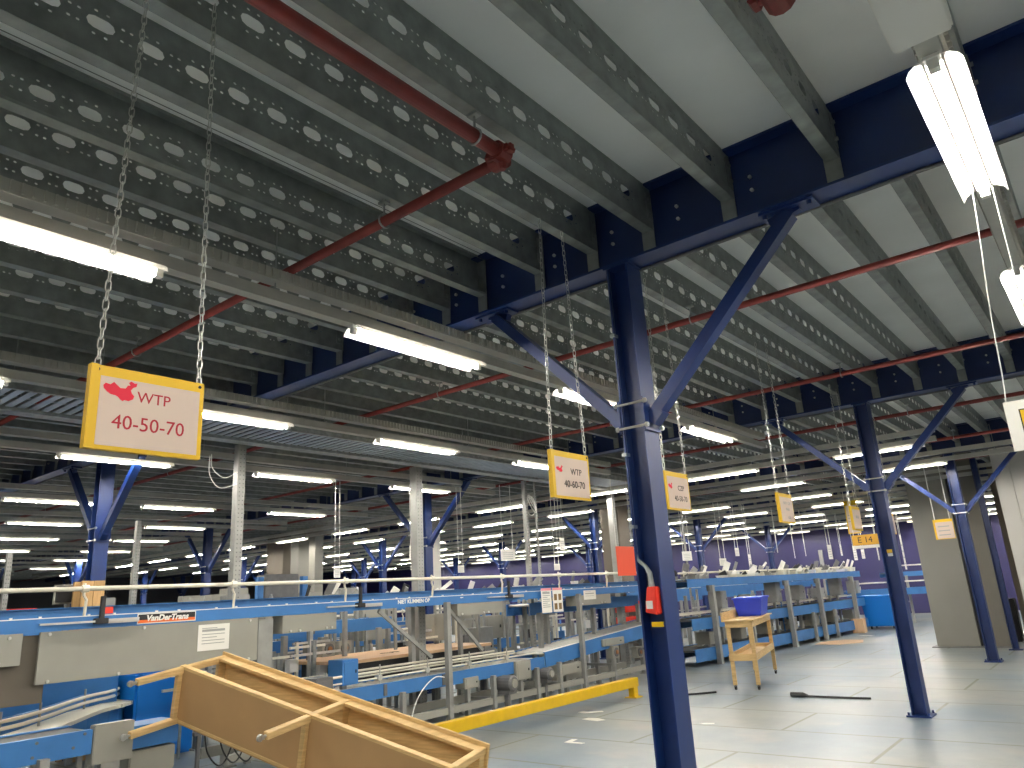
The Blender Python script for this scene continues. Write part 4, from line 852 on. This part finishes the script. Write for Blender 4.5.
# standing trolley bench
ca, sa = math.cos(math.radians(13.6)), math.sin(math.radians(13.6))
def tp(x, y, z): return Vector((-5.22 + x * ca - y * sa, 12.58 + x * sa + y * ca, z))
def tbox(b, x0, x1, y0, y1, z0, z1): b.hexa([tp(x0, y0, z0), tp(x1, y0, z0), tp(x1, y1, z0), tp(x0, y1, z0), tp(x0, y0, z1), tp(x1, y0, z1), tp(x1, y1, z1), tp(x0, y1, z1)]); return b
t = thing('wooden_bench', 'upright wooden trolley bench carrying the blue bin', 'bench', (-5.22, 12.58, 0))
tbox(MB(), -.24, .24, -1.12, 1.12, 1.0, 1.02).build('table_top', M['pine'], t, bevel=.003)
tbox(MB(), -.20, .20, -1.05, 1.05, .44, .46).build('shelf', M['pine'], t)
for x in (-.205, .18): tbox(MB(), x, x + .025, -1.08, 1.08, .91, 1.0).build('apron_rail', M['pine'], t); tbox(MB(), x, x + .025, -1.08, 1.08, .42, .52).build('shelf_rail', M['pine'], t)
for y in (-1.08, 1.055): tbox(MB(), -.2, .2, y, y + .025, .91, 1.0).build('end_rail', M['pine'], t); tbox(MB(), -.2, .2, y, y + .025, .42, .52).build('end_rail', M['pine'], t)
for x in (-.2, .145):
    for y in (-1.06, 1.0):
        tbox(MB(), x, x + .058, y, y + .058, .07, 1.0).build('leg', M['pine'], t, bevel=.003)
        b = MB(); castor(b, tp(x + .03, y + .03, .08), (0, 0, 1), (1, 0, 0)); b.build('castor', M['black'], t)
tbox(MB(), -.25, -.225, -1.12, .5, 1.0, 1.14).build('upstand_board', M['pine'], t, bevel=.003)
t = thing('storage_bin', 'cobalt blue plastic bin on the upright trolley bench', 'bin', tp(0, .5, 1.02)[:])
bx_ = [(-.20, .18), (-.235, .235)]; b = MB()
def ring(xh, y0, y1, z): return [tp(-xh, y0, z), tp(xh, y0, z), tp(xh, y1, z), tp(-xh, y1, z)]
b.hexa(ring(.19, .12, .92, 1.022) + ring(.235, .05, 1.0, 1.32)); b.build('tub', M['bin'], t, bevel=.012)
b = MB(); tbox(b, -.25, .25, .03, 1.02, 1.30, 1.33); b.build('rim', M['bin'], t, bevel=.006)
# ------------------------------------------------------------------ yellow floor barrier
t = thing('floor_barrier', 'yellow steel floor barrier in front of the low conveyor', 'barrier', (-6.3, 8.4, 0))
MB().box((-6.36, 6.0, .15), (-6.24, 10.5, .28)).build('rail', M['yellow'], t, bevel=.006)
for y in (6.1, 10.42): MB().box((-6.35, y - .06, .012), (-6.25, y + .06, .15)).build('foot_post', M['yellow'], t, bevel=.004)
for y in (6.1, 10.42): MB().box((-6.4, y - .1, 0), (-6.2, y + .1, .012)).build('foot_plate', M['yellow'], t)
# ------------------------------------------------------------------ things on the floor
def scrap(label, cx, cy, pts, name='paper_scrap', m='paper', cat='paper scrap'):
    b = MB(); b.prism(pts, (cx, cy, .001), (1, 0, 0), (0, 1, 0), (0, 0, 1), .004); return tag(b.build(name, M[m]), label, cat)
scrap('crumpled white paper scrap near the middle of the yellow barrier', -6.2, 9.0, [(-.12, -.05), (.02, -.09), (.2, .1), (.14, .16), (0, .04), (-.1, .05)])
scrap('flat white paper scrap right of the crumpled one', -5.8, 8.55, [(-.14, -.06), (.12, -.1), (.18, .0), (.02, .08), (-.12, .06)])
scrap('torn L-shaped white scrap left of the thick near column', -5.2, 7.25, [(-.1, .1), (-.04, .12), (-.02, -.02), (.16, -.02), (.14, -.07), (-.08, -.08)])
scrap('tiny white scrap right of the thick near column', -4.33, 8.75, [(-.08, -.02), (.0, -.05), (.1, .0), (.08, .05), (-.02, .02)])
scrap('white scrap beside the small brown carton', -6.0, 22.2, [(-.2, -.1), (.15, -.12), (.2, .1), (-.1, .12)])
scrap('spill of tan sawdust beside the right-hand machine', -6.0, 19.9, [(-.5, -.4), (.1, -.5), (.5, .1), (.3, .9), (-.2, 1.0), (-.55, .3)], 'sawdust_spill', 'ply', 'spill')
t = thing('long_tool', 'black handled tool lying on the floor left of the second column', 'tool', (-3.55, 11.03, 0)); MB().tube([(-3.9, 11.035, .02), (-3.5, 11.03, .018), (-3.06, 11.03, .02)], .014, 8).build('handle', M['black'], t); b = MB(); b.tube([(-4.12, 11.04, .035), (-3.95, 11.037, .035), (-3.88, 11.035, .022)], [.03, .034, .018], 10); b.build('grip', M['black'], t)
t = thing('long_tool', 'short black tool on the floor just right of the thick column', 'tool', (-5.4, 10.9, 0)); MB().tube([(-5.7, 10.6, .02), (-5.28, 11.12, .018)], .014, 8).build('handle', M['black'], t); b = MB(); b.box((-5.8, 10.45, 0), (-5.62, 10.62, .06)); b.build('head', M['black'], t, bevel=.01)
# red and pale cartons, small screen seen over the conveyor at far left
p = at(12, 602, 0, -12); t = thing('carton', 'red and white carton above the conveyor at the far left', 'carton', (p.x, p.y, 1.55)); MB().box((-12.1, p.y - .4, 1.72), (-11.8, p.y + .25, 1.80)).build('lid', M['redb'], t); MB().box((-12.08, p.y - .36, 1.60), (-11.82, p.y + .22, 1.72)).build('box_body', M['paper'], t); b = MB(); b.bar((-11.95, p.y - .1, 0), (-11.95, p.y - .1, 1.6), .06, .06); b.build('stand', M['post'], t)
p = at(70, 594, 0, -10.6); t = thing('screen', 'small dark screen left of the plank guard', 'screen', (p.x, p.y, 1.6)); MB().box((-10.62, p.y - .16, p.z - .1), (-10.58, p.y + .16, p.z + .1)).build('panel', M['black'], t, bevel=.006); MB().box((-10.64, p.y - .18, p.z - .12), (-10.62, p.y + .18, p.z + .12)).build('frame', M['greyp'], t); b = MB(); b.bar((-10.66, p.y, .0), (-10.66, p.y, p.z), .05, .05); b.build('stand', M['post'], t)
for px, X, lab in ((282, -13, 'dark grey cabinet between two blue uprights above the conveyor'),):
    p = at(px, 590, 0, X); t = thing('cabinet', lab, 'cabinet', (X, p.y, 0)); MB().box((X - .3, p.y - .38, 0), (X, p.y + .38, 2.25)).build('body', M['greyd'], t, bevel=.01)
    for sg in (-1, 1): MB().box((X - .05, p.y + sg * .5 - .06, 0), (X + .05, p.y + sg * .5 + .06, 2.2)).build('upright', M['blue'], t)

for px, py, X, lab in ((634, 607, -8.75, 'red plastic crate behind the conveyor, upper one left of the thick column'), (637, 622, -8.75, 'red plastic crate behind the conveyor, lower one left of the thick column')):
    c = at(px, py, 0, X); t = thing('plastic_crate', lab, 'crate', c[:], 'red crates'); b = MB(); b.box((X - .4, c.y - .3, c.z - .1), (X, c.y + .35, c.z + .1)); b.build('tub', M['redb'], t, bevel=.01)
    b = MB(); b.box((X - .42, c.y - .32, c.z + .08), (X + .02, c.y + .37, c.z + .12)); b.build('rim', M['redb'], t); b = MB(); b.bar((X - .2, c.y, 0), (X - .2, c.y, c.z - .1), .06, .06); b.build('stand', M['post'], t)

# stanchions and small machine bits that crowd the middle distance
rs = random.Random(21)
for i in range(64):
    if i < 44: p = Vector((-8.55 - 3.6 * rs.random() ** 1.3, 4.6 + 9.6 * rs.random(), 0)); h = .85 + .85 * rs.random()
    else: p = rl.p(.4 + 9.4 * rs.random(), -.35 - .4 * rs.random(), 0); h = .7 + .8 * rs.random()
    t = thing('machine_stanchion', 'thin pale stanchion with a small side arm among the back machinery', 'stanchion', p[:], 'thin stanchions in the machinery')
    w_ = rs.choice((.028, .04, .05)); mm = M[rs.choice(('post', 'galv', 'ivory', 'steel', 'blue'))]
    b = MB(); b.bar(p, p + Vector((0, 0, h)), w_, w_); b.build('upright', mm, t)
    b = MB(); z = h * (.55 + .4 * rs.random()); b.bar(p + Vector((0, -.2 - .25 * rs.random(), z)), p + Vector((0, .2 + .3 * rs.random(), z)), .03, .03); b.build('side_arm', M[rs.choice(('ivory', 'post', 'steel'))], t)
    b = MB(); q = p + Vector((.02, -.12 + .3 * rs.random(), h * (.4 + .4 * rs.random()))); b.box(q - Vector((.06, .05, .05)), q + Vector((.05, .07, .05 + .08 * rs.random()))); b.build('sensor_head', M[rs.choice(('black', 'greyp', 'white', 'greyd'))], t)
t = thing('cable', 'thin white cable drooping beside the front conveyor post', 'cable', (XF + .06, 7.1, .3)); b = MB()
b.tube(smooth_path([(XF + .05, 7.32, .62), (XF + .06, 7.15, .64), (XF + .07, 6.95, .55), (XF + .07, 6.8, .40), (XF + .06, 6.72, .2), (XF + .06, 6.7, .02)]), .007, 6); b.build('run', M['cord'], t)

t = thing('cable', 'tangle of black cables hanging below the tipped bench', 'cable', (-6.9, 4.3, .1))
rs = random.Random(5)
for k in range(5):
    y = 3.9 + .14 * k; b = MB(); b.tube(smooth_path([(-7.0, y, .52), (-6.97, y + .03 * rs.random(), .36), (-6.93, y + .1, .2 + .06 * rs.random()), (-6.96, y + .2, .27), (-7.0, y + .26 + .05 * rs.random(), .45), (-7.02, y + .27, .52)]), .008, 6); b.build('cable_loop', M['black'], t)
MB().bar((-7.02, 3.8, .53), (-7.02, 4.9, .53), .04, .03).build('cable_rail', M['greyd'], t)
for y in (3.85, 4.85): MB().bar((-7.02, y, 0), (-7.02, y, .52), .03, .03).build('rail_leg', M['greyd'], t)
